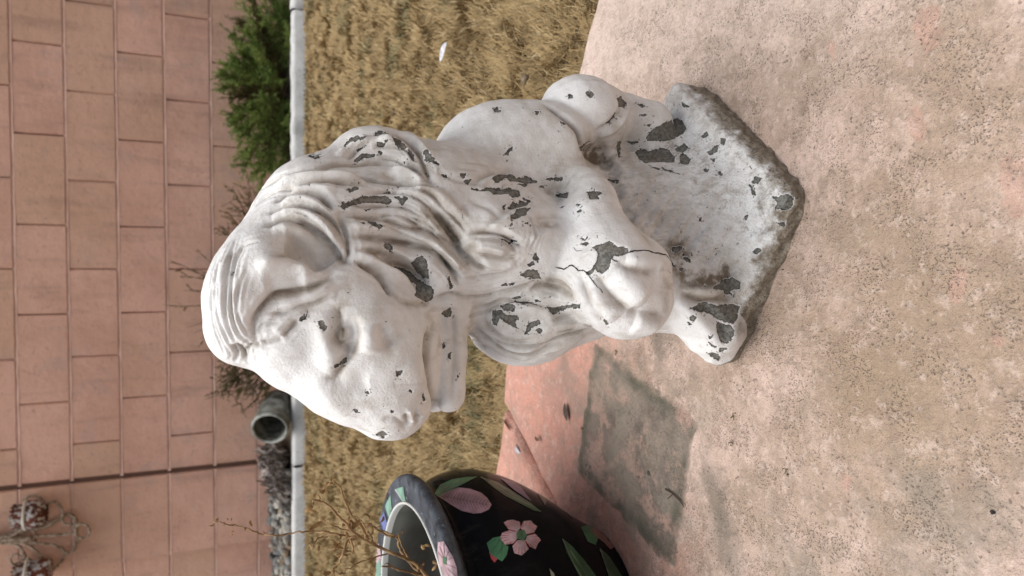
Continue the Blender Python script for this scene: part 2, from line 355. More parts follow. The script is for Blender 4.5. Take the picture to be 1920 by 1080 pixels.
# carved lines and raised locks of the statue: region, points, half width (px), height (mm)
STROKES = [
 ('B', [(420,480),(600,470),(760,520),(880,640),(980,800),(1060,960)], 3.5, -1.6), ('B', [(240,520),(420,560),(640,570),(800,640)], 3.5, -1.3), ('B', [(560,700),(760,780),(900,880),(1010,1010)], 3, -1.2),
 ('B', [(460,880),(600,950),(720,1040),(800,1110)], 3, -1.4), ('B', [(680,620),(820,680),(930,790),(1020,920)], 3, -1.3), ('B', [(500,250),(620,265),(760,330)], 3, -1.1), ('B', [(420,110),(560,120),(680,220),(740,300)], 3, -1.0),
 ('D', [(300,330),(420,250),(600,190),(760,150)], 4, -1.4), ('D', [(260,480),(330,400),(460,340),(620,320)], 4, -1.2), ('D', [(500,455),(660,440),(800,490),(900,580)], 3, -1.2), ('D', [(460,560),(640,545),(780,630),(900,760)], 3, -1.1),
 ('G', [(0,540),(120,600),(240,720),(360,860),(470,1000)], 3.5, -1.05), ('G', [(60,330),(180,420),(330,560),(520,700)], 4, -0.72), ('G', [(200,300),(420,380),(700,410)], 4, -1.0), ('G', [(480,560),(640,620),(780,720)], 4, -.9),
 ('E', [(560,60),(620,160),(600,300)], 4, -0.50), ('E', [(160,480),(320,470),(500,430)], 4, -0.66), ('E', [(150,600),(330,590),(520,540),(640,500)], 4, -1.2), ('E', [(200,720),(300,700),(420,640)], 4, -1.1), ('E', [(220,750),(330,850),(480,905),(660,900),(860,830)], 3, -1.2),
 ('D', [(450,280),(560,215),(700,185),(900,180),(1060,190),(1190,235),(1280,270)], 4, -1.95),
 ('D', [(430,330),(600,240),(800,225),(1000,230),(1200,280)], 9, 2.34),
 ('D', [(600,310),(750,285),(900,275),(1050,285),(1230,300)], 4, -1.69),
 ('D', [(560,340),(760,320),(950,330)], 9, 1.56),
 ('D', [(420,430),(550,380),(700,365),(800,400),(880,470),(920,515)], 5, -3.12),
 ('D', [(480,440),(640,420),(760,450),(860,510),(920,570)], 8, 2.34),
 ('D', [(380,530),(500,490),(640,480),(760,510),(880,580),(960,680),(1010,790),(1060,870)], 5, -3.38),
 ('D', [(400,570),(560,530),(700,550),(820,620),(920,730),(1000,840)], 9, 2.86),
 ('D', [(350,640),(450,600),(580,590),(680,630),(780,700),(860,780),(930,870),(1000,920),(1110,940)], 6, -4.16),
 ('D', [(400,670),(560,650),(660,700),(780,810),(900,920)], 10, 2.60),
 ('A', [(560,260),(680,290),(770,340),(830,390)], 17, -5.62),
 ('A', [(470,345),(600,345),(680,370),(720,420)], 4, -2.00),
 ('A', [(380,420),(480,370),(600,370),(680,410),(700,450)], 9, 2.75),
 ('A', [(420,520),(560,500),(680,490)], 16, -1.60),
 ('A', [(860,455),(760,520),(640,565),(500,590),(430,650),(380,720),(355,800),(370,890)], 5, -2.75),
 ('A', [(860,580),(760,630),(650,660),(560,700),(450,700)], 3.5, -1.30),
 ('A', [(640,740),(580,800),(540,845)], 4, -1.80),
 ('A', [(540,850),(450,880),(390,890)], 4, -1.20),
 ('A', [(380,830),(420,780),(520,750)], 3.5, -1.00),
 ('A', [(860,500),(760,560),(640,610),(520,640)], 6, 1.30),
 ('A', [(700,690),(600,740),(480,820)], 7, 1.00),
 ('A', [(240,220),(200,350),(180,500),(170,650),(190,780),(240,900)], 4, -0.65),
 ('A', [(380,240),(290,260),(240,350),(210,500),(210,640),(240,800),(330,900)], 5, -0.75),
 ('A', [(150,330),(110,450),(110,600),(130,750),(200,900)], 4, -0.65),
 ('A', [(310,420),(260,560),(250,700),(300,820),(350,880)], 4, -0.50),
 ('A', [(100,480),(80,620),(95,780),(170,950)], 3, -0.50),
 ('A', [(330,330),(270,450),(240,600),(260,760)], 7, 0.60),
 ('A', [(200,240),(150,420),(140,640),(160,800)], 6, 0.55),
 ('A', [(240,900),(290,950),(305,1010)], 4, -1.80),
 ('A', [(310,950),(340,910),(400,900)], 4, -1.20),
 ('A', [(215,900),(250,960),(240,1010)], 4, -1.00),
 ('B', [(250,240),(310,190),(400,150),(450,140)], 5, 1.30),
 ('B', [(310,260),(390,190),(450,160)], 3.5, -1.30),
 ('B', [(0,350),(180,300),(400,290),(560,285),(700,310),(800,380),(840,430)], 5, -1.75),
 ('B', [(350,340),(440,380),(500,400),(620,410),(800,430),(900,440)], 4, -1.56),
 ('B', [(540,340),(620,380),(760,410)], 9, -1.56),
 ('B', [(600,300),(700,330),(790,400)], 6, 1.30),
 ('B', [(580,90),(700,170),(780,260),(830,400)], 5, -2.08),
 ('B', [(520,110),(640,180),(730,270)], 8, 2.08),
 ('B', [(480,180),(600,190),(680,220),(720,260)], 4, -1.17),
 ('B', [(640,90),(760,160),(850,290)], 8, 1.30),
 ('B', [(720,460),(830,480),(920,570),(1000,650),(1060,720)], 5, -2.15),
 ('B', [(700,440),(850,450),(950,540),(1050,640)], 7, 1.95),
 ('B', [(480,640),(600,620),(700,650),(780,710)], 3.5, -1.56),
 ('B', [(460,670),(620,650),(760,710)], 7, 1.56),
 ('B', [(270,610),(430,640),(560,660),(700,700),(820,720),(900,790),(960,850),(1030,920)], 4, -1.95),
 ('B', [(330,740),(440,760),(560,780),(680,800),(740,815),(860,850),(950,930),(1040,1020)], 5, -2.86),
 ('B', [(370,830),(480,850),(600,910),(720,980),(820,1060)], 6, -3.12),
 ('B', [(360,900),(450,950),(520,1000),(560,1060),(580,1120)], 4.5, -3.38),
 ('B', [(380,870),(500,920),(620,1010),(720,1090)], 8, 2.34),
 ('B', [(830,570),(900,650),(960,740),(1010,830),(1060,900)], 5, -1.95),
 ('B', [(250,600),(300,720),(320,850),(290,900)], 6, -2.60),
 ('B', [(700,740),(850,790),(950,880),(1050,990)], 8, 2.34),
 ('B', [(380,800),(560,830),(760,910),(900,1010)], 9, 2.34),
 ('B', [(300,690),(450,700),(620,720),(760,760)], 8, 1.56),
 ('B', [(500,600),(700,610),(850,680),(960,790)], 8, 1.82),
 ('B', [(620,470),(760,500),(860,600),(940,720)], 9, 1.56),
 ('B', [(880,880),(960,960),(1020,1060)], 4, -1.69),
 ('C', [(560,130),(590,180),(650,215),(750,215),(850,190),(980,165)], 5, -0.88),
 ('C', [(215,240),(238,300),(225,370),(220,440),(250,480),(275,510),(268,560),(240,620),(200,665),(160,660)], 4.5, -2.24),
 ('C', [(150,260),(150,380),(175,480),(180,560),(150,620)], 14, 1.76),
 ('C', [(285,310),(300,420),(295,520)], 11, -3.30),
 ('C', [(250,360),(270,440)], 5, 1.81),
 ('C', [(335,310),(350,400),(325,500),(280,580)], 3.5, -1.15),
 ('C', [(400,360),(430,440),(420,520)], 14, 1.65),
 ('C', [(480,340),(510,420),(540,480)], 9, -1.32),
 ('C', [(640,380),(580,440),(520,490)], 7, -0.66),
 ('C', [(210,200),(260,130),(340,115)], 5, -0.55),
 ('C', [(60,700),(160,780),(300,880)], 12, 0.83),
 ('C', [(200,680),(300,700),(420,690)], 12, -0.99),
 ('C', [(500,920),(560,900),(620,940),(640,975)], 4, -1.0),
 ('C', [(655,850),(682,930)], 3.5, 1.49),
 ('C', [(640,870),(660,950)], 3.5, -1.30),
 ('C', [(700,850),(740,890)], 3.5, 1.19),
 ('C', [(690,880),(715,940)], 3.0, -1.10),
 ('C', [(660,560),(700,650),(740,740)], 14, 0.83),
 ('C', [(820,355),(785,400),(776,500),(785,600),(800,700),(812,790),(800,860)], 6, -3.50),
 ('C', [(860,385),(850,500),(855,650),(850,780)], 10, 0.6),
 ('C', [(915,260),(922,400),(925,560),(912,700),(912,800)], 3.5, -0.60),
 ('C', [(700,220),(760,270),(880,340)], 8, -0.66),
 ('E', [(200,190),(300,180),(400,195),(470,240),(540,280)], 4, -2.00),
 ('E', [(240,225),(380,235),(460,270),(500,310)], 3.5, -1.40),
 ('E', [(250,320),(380,350),(480,350),(500,330)], 5, -1.30),
 ('E', [(170,330),(250,400),(320,430)], 5, -1.80),
 ('E', [(250,275),(350,275),(450,310)], 9, 2.20),
 ('E', [(280,385),(400,400),(500,380)], 7, 1.40),
 ('E', [(0,60),(60,140),(120,230),(150,290)], 5, -1.80),
 ('E', [(0,200),(80,260),(150,330),(200,400)], 5, -1.50),
 ('E', [(0,330),(80,400),(140,480)], 5, -1.50),
 ('E', [(0,265),(80,335),(150,420)], 7, 1.30),
 ('E', [(0,600),(100,575),(190,600)], 4, -1.20),
 ('E', [(230,680),(330,650),(420,620),(560,630),(690,660)], 4, -1.12),
 ('E', [(180,790),(260,810),(330,870),(420,930),(520,965),(620,960),(700,920),(800,880)], 4.5, -1.40),
 ('E', [(150,840),(300,900),(420,970),(560,1000),(680,980)], 4, -1.05),
 ('E', [(240,830),(340,910),(500,990),(640,970)], 5, 0.98),
 ('E', [(280,720),(340,800),(420,860),(520,885),(620,870)], 5, -1.12),
 ('E', [(250,760),(330,840),(450,910),(560,930),(660,900)], 7, 1.26),
 ('E', [(700,900),(800,850),(900,820),(980,780)], 4, -1.12),
 ('E', [(720,950),(820,900),(940,840)], 5, 0.84),
 ('E', [(720,740),(850,720),(960,750)], 4, -0.91),
 ('E', [(740,780),(860,760),(970,790)], 6, 0.84),
 ('E', [(760,820),(880,800)], 4, -0.70),
 ('E', [(590,560),(660,520),(760,540),(850,600)], 5, -1.80),
 ('E', [(620,610),(720,590),(820,620)], 6, 1.20),
 ('E', [(700,490),(790,520),(850,590)], 5, -1.50),
 ('E', [(520,660),(640,670),(705,715),(715,770),(640,830)], 8, 1.12),
 ('E', [(420,740),(520,760),(620,750)], 14, -1.12),
 ('G', [(540,420),(620,350),(720,310),(880,290)], 4, -1.30),
 ('G', [(560,420),(700,360),(850,345)], 5, 1.00),
 ('G', [(1200,500),(1350,440),(1440,370)], 5, -1.60),
 ('G', [(1250,490),(1400,420),(1465,340)], 5, 1.30),
 ('G', [(1090,720),(1200,700),(1350,710)], 4, -1.00),
 ('G', [(1100,780),(1230,775),(1330,760)], 6, -1.80),
 ('G', [(1040,930),(1150,890),(1250,850)], 5, 1.20),
 ('G', [(650,800),(760,720),(860,640),(1000,560)], 5, -1.00),
 ('G', [(700,820),(800,760),(900,700)], 5, 0.80),
 ('G', [(600,850),(720,860),(830,900),(950,970)], 4, -1.40),
 ('G', [(100,650),(200,740),(280,830),(380,960)], 5, -1.80),
 ('G', [(0,470),(120,490),(230,600),(330,730),(450,820)], 5, 1.30),
 ('F', [(490,210),(560,255),(640,280),(720,290),(790,280)], 5, -1.76),
 ('F', [(330,320),(370,370),(430,460),(500,530),(580,590)], 5, -1.80),
 ('F', [(200,300),(240,430),(300,560),(370,680)], 5, -1.40),
 ('F', [(570,590),(680,600),(800,635),(860,650)], 6, -1.60),
 ('F', [(470,290),(600,400),(720,500)], 15, 2.40),
 ('F', [(560,215),(700,215),(840,225)], 11, 2.20),
 ('F', [(300,420),(380,560),(480,660)], 12, 1.80),
 ('F', [(620,680),(720,700),(810,720)], 13, 1.80),
 ('F', [(990,450),(1130,500),(1250,495),(1390,480)], 6, -3.20),
 ('F', [(1000,420),(1150,440),(1300,440)], 8, 2.20),
 ('F', [(960,520),(1100,640),(1220,780),(1280,880)], 8, 1.50),
 ('F', [(1150,560),(1290,680),(1350,800)], 8, -1.50),
 ('K', [(600,200),(700,270),(770,340),(795,440)], 5, -2.60),
 ('K', [(965,150),(985,220),(940,290),(860,340)], 4, -1.60),
 ('K', [(1000,180),(1010,240),(960,320),(870,370)], 5, 1.60),
 ('K', [(800,440),(900,480),(960,560)], 12, -3.50),
]
CHIPS = [
 ('B', [(290,185),(310,145),(370,115),(390,130),(430,125),(420,140),(380,155),(340,165),(310,190)]),
 ('B', [(480,97),(520,93),(565,113),(560,130),(530,117),(485,110)]), ('B', [(585,145),(620,150),(655,180),(685,205),(650,205),(600,165)]),
 ('B', [(695,222),(728,245),(724,268),(700,250)]), ('B', [(348,264),(400,236),(480,234),(480,246),(410,254),(360,270)]),
 ('B', [(790,222),(815,228),(842,258),(893,298),(860,292),(808,267)]), ('B', [(62,242),(150,228),(110,256)]),
 ('B', [(308,457),(345,440),(377,430),(370,458),(320,472)]),
 ('B', [(266,562),(280,528),(292,546),(370,513),(440,498),(560,498),(587,530),(575,547),(440,532),(350,542),(285,578)]),
 ('B', [(608,502),(660,508),(702,510),(665,535),(655,560),(638,528)]), ('B', [(438,665),(465,656),(503,690),(497,714),(450,692)]),
 ('B', [(528,805),(550,793),(574,815),(562,852),(528,832)]), ('B', [(715,930),(740,890),(775,880),(820,905),(828,970),(822,1022),(770,1000),(730,965)]),
 ('C', [(575,-15),(640,5),(720,70),(790,120),(808,170),(800,203),(760,207),(690,168),(700,130),(700,95),(650,65),(595,20)]),
 ('B', [(493,157),(558,163),(530,182),(498,180)]), ('B', [(558,452),(583,458),(572,472)]), ('B', [(612,418),(643,424),(630,437)]),
 ('B', [(500,213),(538,220),(520,232)]), ('B', [(382,666),(418,670),(400,680)]), ('B', [(366,202),(425,172),(400,192),(372,212)]),
 ('B', [(415,578),(455,578),(430,590)]), ('B', [(632,280),(675,275),(650,290)]),
 ('C', [(850,278),(907,238),(912,302),(870,302)]), ('C', [(888,66),(902,60),(924,132),(898,144)]), ('C', [(123,325),(150,320),(180,370),(165,392),(138,365)]),
 ('C', [(216,580),(270,548),(278,570),(220,600)]), ('C', [(576,620),(624,613),(595,664),(578,645)]), ('C', [(456,1000),(500,978),(533,1000),(510,1023),(462,1017)]),
 ('C', [(733,762),(745,756),(758,795),(740,800)]), ('C', [(398,742),(428,750),(405,768)]), ('C', [(328,852),(358,858),(340,868)]),
 ('C', [(652,733),(684,740),(665,753)]), ('C', [(846,467),(865,450),(880,480),(855,489)]), ('C', [(883,512),(908,512),(903,554),(890,542)]),
 ('C', [(933,620),(958,655),(945,664)]), ('C', [(542,848),(563,865),(552,873)]), ('C', [(5,317),(35,276),(40,300),(20,326)]),
 ('E', [(348,690),(400,680),(425,710),(500,720),(517,745),(482,762),(502,803),(475,790),(430,762),(397,722),(380,740),(378,772),(348,770)]),
 ('E', [(578,772),(640,746),(658,760),(592,807),(555,838)]), ('E', [(620,805),(650,793),(662,805),(650,825)]),
 ('E', [(528,457),(560,435),(620,426),(655,460),(652,484),(560,472)]), ('E', [(608,350),(618,318),(642,345),(641,372)]),
 ('E', [(570,393),(600,378),(607,398),(585,403)]), ('E', [(690,652),(720,665),(780,660),(820,650),(903,646),(897,667),(830,662),(770,687),(735,710),(713,690)]),
 ('E', [(488,630),(615,633),(540,645)]), ('E', [(408,524),(435,512),(444,528)]), ('E', [(447,517),(495,507),(470,528)]), ('E', [(467,607),(538,593),(490,614)]),
 ('E', [(395,665),(440,640),(490,655),(485,688),(440,690)]), ('E', [(207,914),(243,913),(225,925)]), ('E', [(476,238),(504,250),(490,262)]), ('E', [(605,618),(668,616),(640,626)]),
 ('G', [(695,378),(750,340),(850,335),(880,330),(930,360),(1000,345),(1060,365),(1118,385),(1110,400),(1010,412),(940,390),(880,390),(820,365),(740,402)]),
 ('G', [(583,478),(630,455),(700,453),(760,463),(860,460),(940,488),(957,520),(920,532),(885,542),(850,507),(720,512),(690,482)]),
 ('G', [(515,460),(578,446),(572,474)]), ('G', [(460,375),(507,372),(490,404)]), ('G', [(240,322),(295,328),(280,342)]), ('G', [(412,325),(465,318),(440,355)]),
 ('G', [(1183,370),(1260,366),(1352,355),(1352,383),(1240,384)]), ('G', [(1298,517),(1350,500),(1395,503),(1392,542),(1340,537)]), ('G', [(1143,440),(1198,422),(1180,444)]),
 ('G', [(858,622),(900,578),(1058,566),(1030,602),(920,628)]), ('G', [(858,747),(880,700),(920,680),(925,638),(1052,636),(1020,682),(990,712),(890,747)]),
 ('G', [(1002,782),(1037,762),(1033,792)]), ('G', [(848,798),(888,775),(870,800)]), ('G', [(1478,607),(1524,594),(1500,616)]), ('G', [(1478,667),(1524,643),(1517,667),(1490,676)]),
 ('G', [(1518,922),(1564,903),(1552,938)]), ('G', [(803,152),(850,108),(892,56),(887,90),(840,133)]), ('G', [(797,622),(823,606),(812,636)]), ('G', [(930,408),(1013,425),(1000,438)]),
 ('G', [(982,548),(1028,553),(1010,566)]), ('G', [(1317,620),(1354,625),(1340,635)]), ('G', [(777,923),(803,923),(795,943)]), ('G', [(888,933),(933,950),(910,965)]), ('G', [(808,928),(882,970),(870,983)]),
 ('F', [(325,115),(345,85),(420,55),(500,90),(560,100),(567,140),(530,160),(470,165),(430,190),(425,240),(415,270),(370,303),(330,285),(320,250),(300,290),(262,315),(248,300),(290,270),(325,215),(335,160)]),
 ('F', [(297,95),(327,88),(324,118)]), ('F', [(1065,565),(1130,545),(1180,535),(1280,550),(1395,540),(1440,560),(1420,640),(1395,690),(1280,660),(1230,625),(1170,610),(1110,590)]),
 ('F', [(1213,425),(1240,400),(1280,395),(1300,360),(1380,335),(1440,370),(1440,420),(1350,430),(1380,465),(1340,455),(1320,420),(1240,435)]),
 ('F', [(1053,632),(1075,613),(1097,625),(1087,657),(1058,657)]), ('F', [(1268,710),(1290,690),(1340,705),(1380,700),(1395,740),(1380,820),(1320,850),(1290,820),(1270,780)]),
 ('F', [(1200,925),(1230,915),(1275,930),(1285,980),(1240,965)]), ('F', [(1288,880),(1337,883),(1310,912),(1286,902)]), ('F', [(1203,830),(1263,865),(1228,862)]),
 ('F', [(1197,772),(1225,785),(1208,793)]), ('F', [(1038,677),(1063,700),(1050,711)]), ('F', [(905,95),(1000,95),(980,120),(940,142),(923,130)]), ('F', [(1003,180),(1030,176),(1063,207),(1020,203)]),
 ('F', [(972,262),(1000,260),(990,281)]), ('F', [(388,648),(402,658),(416,692),(398,693)]), ('F', [(203,25),(257,16),(230,42),(206,40)]), ('F', [(203,60),(257,58),(240,80),(208,74)]), ('F', [(1150,400),(1170,398),(1162,412)]),
 ('H', [(235,350),(280,300),(360,260),(420,235),(455,250),(475,300),(460,330),(400,360),(340,372),(240,370)]),
 ('H', [(170,440),(200,422),(250,435),(320,420),(370,425),(390,460),(410,480),(405,502),(330,500),(230,510),(190,480)]),
 ('H', [(413,420),(470,388),(494,410),(460,442),(425,432)]), ('H', [(438,470),(460,453),(508,480),(490,513),(448,507)]), ('H', [(573,347),(600,323),(615,335),(590,353)]),
 ('H', [(613,442),(640,413),(682,393),(667,442),(630,455)]), ('H', [(698,363),(717,363),(714,397),(698,392)]), ('H', [(882,615),(905,596),(938,600),(920,633),(887,632)]),
 ('H', [(1008,713),(1040,720),(1100,703),(1143,725),(1132,778),(1080,798),(1028,782),(1035,745)]), ('H', [(867,642),(887,658),(905,704),(888,700)]),
 ('H', [(887,1052),(920,1032),(938,1050),(910,1065)]), ('H', [(60,103),(82,103),(103,140),(97,173),(80,150)]), ('H', [(187,148),(234,156),(210,168)]), ('H', [(187,210),(236,210),(227,224)]),
 ('H', [(237,282),(273,262),(257,288)]), ('H', [(58,380),(78,373),(70,474),(58,450)]), ('H', [(117,380),(184,378),(150,393)]), ('H', [(43,610),(70,614),(55,632)]),
 ('H', [(298,95),(342,78),(332,127),(308,117)]), ('H', [(453,137),(493,165),(470,168)]), ('H', [(587,543),(617,550),(600,563)]), ('H', [(327,533),(442,577),(350,553)]), ('H', [(248,518),(314,552),(298,548)]),
 ('H', [(680,560),(705,575),(695,582),(680,572)]), ('H', [(838,842),(857,827),(847,858)]), ('H', [(557,850),(577,843),(572,866)]), ('H', [(1045,880),(1090,870),(1080,895)]), ('H', [(640,480),(655,480),(650,500)]),
 ('K', [(810,145),(830,140),(848,155),(830,172),(815,160)]), ('K', [(717,155),(730,148),(738,170),(722,172)]), ('K', [(338,225),(360,220),(372,240),(345,243)]), ('K', [(678,290),(703,300),(695,305)]),
 ('K', [(788,422),(827,393),(817,420),(795,434)]), ('K', [(913,300),(945,275),(963,235),(966,262),(930,302)]), ('K', [(813,645),(850,638),(890,655),(860,665),(872,682),(828,684)]), ('K', [(918,573),(953,590),(945,603)]),
 ('K', [(553,240),(567,245),(560,254)]), ('K', [(640,60),(690,55),(660,68)][::1]), ('K', [(1070,205),(1105,210),(1090,217)]), ('K', [(1075,255),(1112,255),(1108,264)]),
]
DUST_SHADE = [
 ('C', [(240,250),(250,360),(260,470)], 7, .9), ('C', [(330,330),(345,420),(320,520)], 5, .7), ('A', [(840,470),(720,540),(560,580),(440,650)], 6, .6), ('A', [(850,590),(720,650),(600,740)], 5, .5), ('C', [(640,900),(700,880)], 6, .6), ('C', [(480,60),(560,150),(650,210),(760,210)], 7, .7), ('A', [(600,290),(700,340),(800,400)], 20, .5),
 ('G', [(200,180),(600,150),(1000,180),(1350,220)], 95, .42), ('G', [(300,420),(700,420),(1100,440)], 60, .40), ('B', [(450,330),(700,420),(900,600),(1000,800)], 75, .40), ('B', [(420,620),(620,720),(820,850)], 60, .30),
 ('E', [(120,120),(260,300),(400,330)], 70, .45), ('E', [(300,700),(520,760),(760,760)], 75, .45), ('E', [(400,900),(640,880),(860,820)], 40, .35), ('C', [(320,150),(450,300),(600,250)], 55, .32), ('C', [(420,520),(600,560),(720,700)], 55, .25),
 ('H', [(100,420),(200,600),(320,780)], 90, .55), ('H', [(350,650),(520,800),(640,960)], 70, .35), ('F', [(1300,250),(1380,500),(1450,700)], 45, .7), ('K', [(600,240),(700,330),(780,420)], 30, .5), ('H', [(300,60),(500,150),(700,290)], 16, .6),   # brown dust, shade painted on flank and mane: region, points, half width (px), strength
 ('B', [(900,560),(960,680),(1010,800),(1050,930)], 16, .8), ('B', [(540,340),(650,380),(780,410)], 12, .6), ('C', [(300,320),(330,430),(300,540)], 14, .6),
 ('C', [(250,60),(350,130),(500,160)], 24, .25), ('C', [(540,250),(560,350),(520,480)], 22, .4), ('C', [(790,400),(780,560),(800,700)], 7, .8), ('C', [(930,300),(940,480),(930,650)], 9, .5),
 ('E', [(600,520),(740,520),(850,600)], 16, .6), ('E', [(300,650),(500,640),(660,680)], 18, .35), ('E', [(400,740),(560,790),(700,740)], 26, .4), ('E', [(740,760),(880,760),(980,780)], 20, .45),
 ('E', [(250,850),(420,920),(600,950),(760,900)], 16, .4), ('E', [(60,160),(140,260),(200,360)], 18, .6), ('K', [(800,440),(880,460),(940,520)], 26, .9), ('K', [(860,380),(940,330),(980,260)], 12, .6),
 ('K', [(640,540),(760,500),(800,420)], 14, .5), ('H', [(20,560),(90,700),(150,860),(230,960)], 16, .6), ('F', [(940,120),(1000,250),(1100,330),(1300,300)], 30, 1.), ('F', [(960,300),(1000,420),(1180,500)], 12, .7),
 ('A', [(650,280),(740,330),(820,380)], 16, .5), ('G', [(700,170),(1000,180),(1400,200)], 40, .3), ('G', [(100,700),(240,800),(380,900),(480,1000)], 22, .7), ('G', [(300,620),(520,720),(640,860)], 22, .3),
 ('D', [(700,830),(760,900),(800,990)], 14, .4), ('F', [(870,380),(865,480),(870,600)], 8, .6), ('F', [(1150,520),(1320,500)], 8, .6), ('C', [(920,850),(960,780)], 10, .3),
]
CRACKS = [
 ('F', [(0,250),(75,268),(130,235),(165,262),(185,280),(220,275),(262,310)], 1.0), ('F', [(560,148),(610,130),(700,128),(770,152),(870,155),(910,205),(920,240),(940,250)], 1.1),
 ('F', [(262,312),(290,350),(330,405),(365,430),(372,455)], .7), ('F', [(430,185),(460,200),(492,212)], 1.0), ('F', [(140,95),(165,125),(220,125)], .45), ('A', [(700,680),(683,735),(650,745)], .9),
 ('E', [(395,655),(470,635),(560,632),(660,655)], .5),
]
def seg_d2(P, poly, closed=True):
    n_ = len(poly); best = np.full(len(P), 1e9); ins = np.zeros(len(P), bool)
    for i in range(n_ if closed else n_-1):
        a, b = poly[i], poly[(i+1) % n_]; d = b-a; t = np.clip(((P-a)@d)/(d@d+1e-9), 0, 1)
        best = np.minimum(best, ((P-a-t[:, None]*d)**2).sum(1))
        if closed:
            c = (a[1] > P[:, 1]) != (b[1] > P[:, 1])
            with np.errstate(divide='ignore', invalid='ignore'): xx = (b[0]-a[0])*(P[:, 1]-a[1])/(b[1]-a[1]+1e-12)+a[0]
            ins ^= c & (P[:, 0] < xx)
    return np.sqrt(best)*np.where(ins, -1, 1)
def build_lion():
    DP = plinth_field(); DL = new_field(); lion_field(DL); D = smin(DP, DL, .012)
    V, Q = surface_nets(D)
    # normals from the field
    e = VOX; G = np.stack([sample(D, V+np.eye(3)[i]*e)-sample(D, V-np.eye(3)[i]*e) for i in range(3)], 1)
    N = G/(np.linalg.norm(G, axis=1, keepdims=True)+1e-9)
    disp = np.zeros(len(V)); grime = np.zeros(len(V))
    for mir in (False, True):
        for c, pts, wd, h in STROKES:
            if mir and c in 'FHK': continue
            P3 = trace(D, dens(cr(c, pts), 7), mir)
            sc_ = .00033*(1.15 if c in 'FHG' else 1); s_ = wd*sc_*1.05
            m3 = 6.5 if (h < 0 and wd <= 6) else 3.2; lo, hi = P3.min(0)-m3*s_, P3.max(0)+m3*s_; idx = np.where(np.all((V > lo) & (V < hi), 1))[0]
            if not len(idx): continue
            d, t = poly_dist(V[idx], P3); tp = np.clip(np.minimum(t, 1-t)/.18, 0, 1)**.7*.85+.15
            g = (np.exp(-.62*(d/s_)**1.35) if (h < 0 and wd < 8) else np.exp(-.5*(d/s_)**2))*tp
            disp[idx] += h*.0021*g
            if h < 0 and wd <= 6 and c in 'ABDE': disp[idx] -= .00050*np.cos(2*math.pi*d/(s_*2.5))*np.exp(-.5*(d/(3.0*s_))**2)*tp
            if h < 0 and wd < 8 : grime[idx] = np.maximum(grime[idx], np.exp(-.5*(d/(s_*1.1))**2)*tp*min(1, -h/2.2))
    dust_shade = np.zeros(len(V))
    for c, pts, wd, h in DUST_SHADE:
        P3 = trace(D, dens(cr(c, pts), 12)); s_ = wd*.00036; lo, hi = P3.min(0)-3*s_, P3.max(0)+3*s_
        idx = np.where(np.all((V > lo) & (V < hi), 1))[0]; d, t = poly_dist(V[idx], P3)
        dust_shade[idx] = np.maximum(dust_shade[idx], h*np.exp(-.5*(d/s_)**2))
    # brushed, lumpy cast surface
    for fq, am in ((95, .00022), (310, .00022), (640, .00012)):
        w_ = sum(np.sin(fq*(V@np.array(q))+ph) for q, ph in (((1, .3, .2), 0), ((-.2, 1, .4), 1.3), ((.3, -.4, 1), 2.1), ((.8, .7, -.3), 4), ((-.6, .5, .9), 5)))/2.2
        disp += am*w_
    rk = sample(DP, V) < sample(DL, V)
    for fq, am in ((260, .00028), (540, .00030), (900, .00020)):
        disp += rk*am*sum(np.sin(fq*(V@np.array(q))+ph+2*np.sin(fq*.37*(V@np.array(q[::-1])))) for q, ph in (((1, .3, .2), 0), ((-.2, 1, .4), 1.3), ((.3, -.4, 1), 2.1), ((.8, .7, -.3), 4)))/2
    V2 = V+N*disp[:, None]
    # picture coordinates of the front surface, to lay out the flaked patches and cracks
    rel = V-_C; zc = rel@_F; PX = np.stack([960-CAM_F*(rel@_U2)/zc, 540-CAM_F*(rel@_R2)/zc], 1); front = (N*(rel)).sum(1) < .0
    def field(items, closed):
        f = np.full(len(V), .004)
        for it in items:
            poly = cr(it[0], it[1]); P3 = trace(D, poly); z0, z1 = ((P3-_C)@_F).min()-.004, ((P3-_C)@_F).max()+.006
            lo, hi = poly.min(0)-12, poly.max(0)+12
            idx = np.where(front & (zc > z0) & (zc < z1) & (PX[:, 0] > lo[0]) & (PX[:, 0] < hi[0]) & (PX[:, 1] > lo[1]) & (PX[:, 1] < hi[1]))[0]
            if not len(idx): continue
            if closed: f[idx] = np.minimum(f[idx], (seg_d2(PX[idx], poly)-(.6 if it[0] not in 'C' else -.5))*zc[idx]/CAM_F)
        return f
    chip = field(CHIPS, True)
    V2 -= N*(np.clip(-chip+.0002, 0, .0007)*1.2)[:, None]
    me = bpy.data.meshes.new('lion'); 
    side = sample(DP, V) < sample(DL, V)
    fs = side[Q].sum(1) >= 3
    objs = []
    root = empty('lion_statue', (float(PLC[0][0]+PLC[2][0])/2, float(PLC[0][1]+PLC[2][1])/2, 0),
                 label='weathered white painted concrete lion statue with raised paw, paint flaking to grey', cat='statue')
    # smooth vertex normals of the whole, kept on both meshes so that no seam shows
    a = V2[Q]; fn = np.cross(a[:, 2]-a[:, 0], a[:, 3]-a[:, 1]); VN = np.zeros_like(V2)
    for i in range(4): np.add.at(VN, Q[:, i], fn)
    VN /= np.linalg.norm(VN, axis=1, keepdims=True)+1e-12
    if ((VN*N).sum(1)).mean() < 0: Q = Q[:, ::-1]; VN = -VN
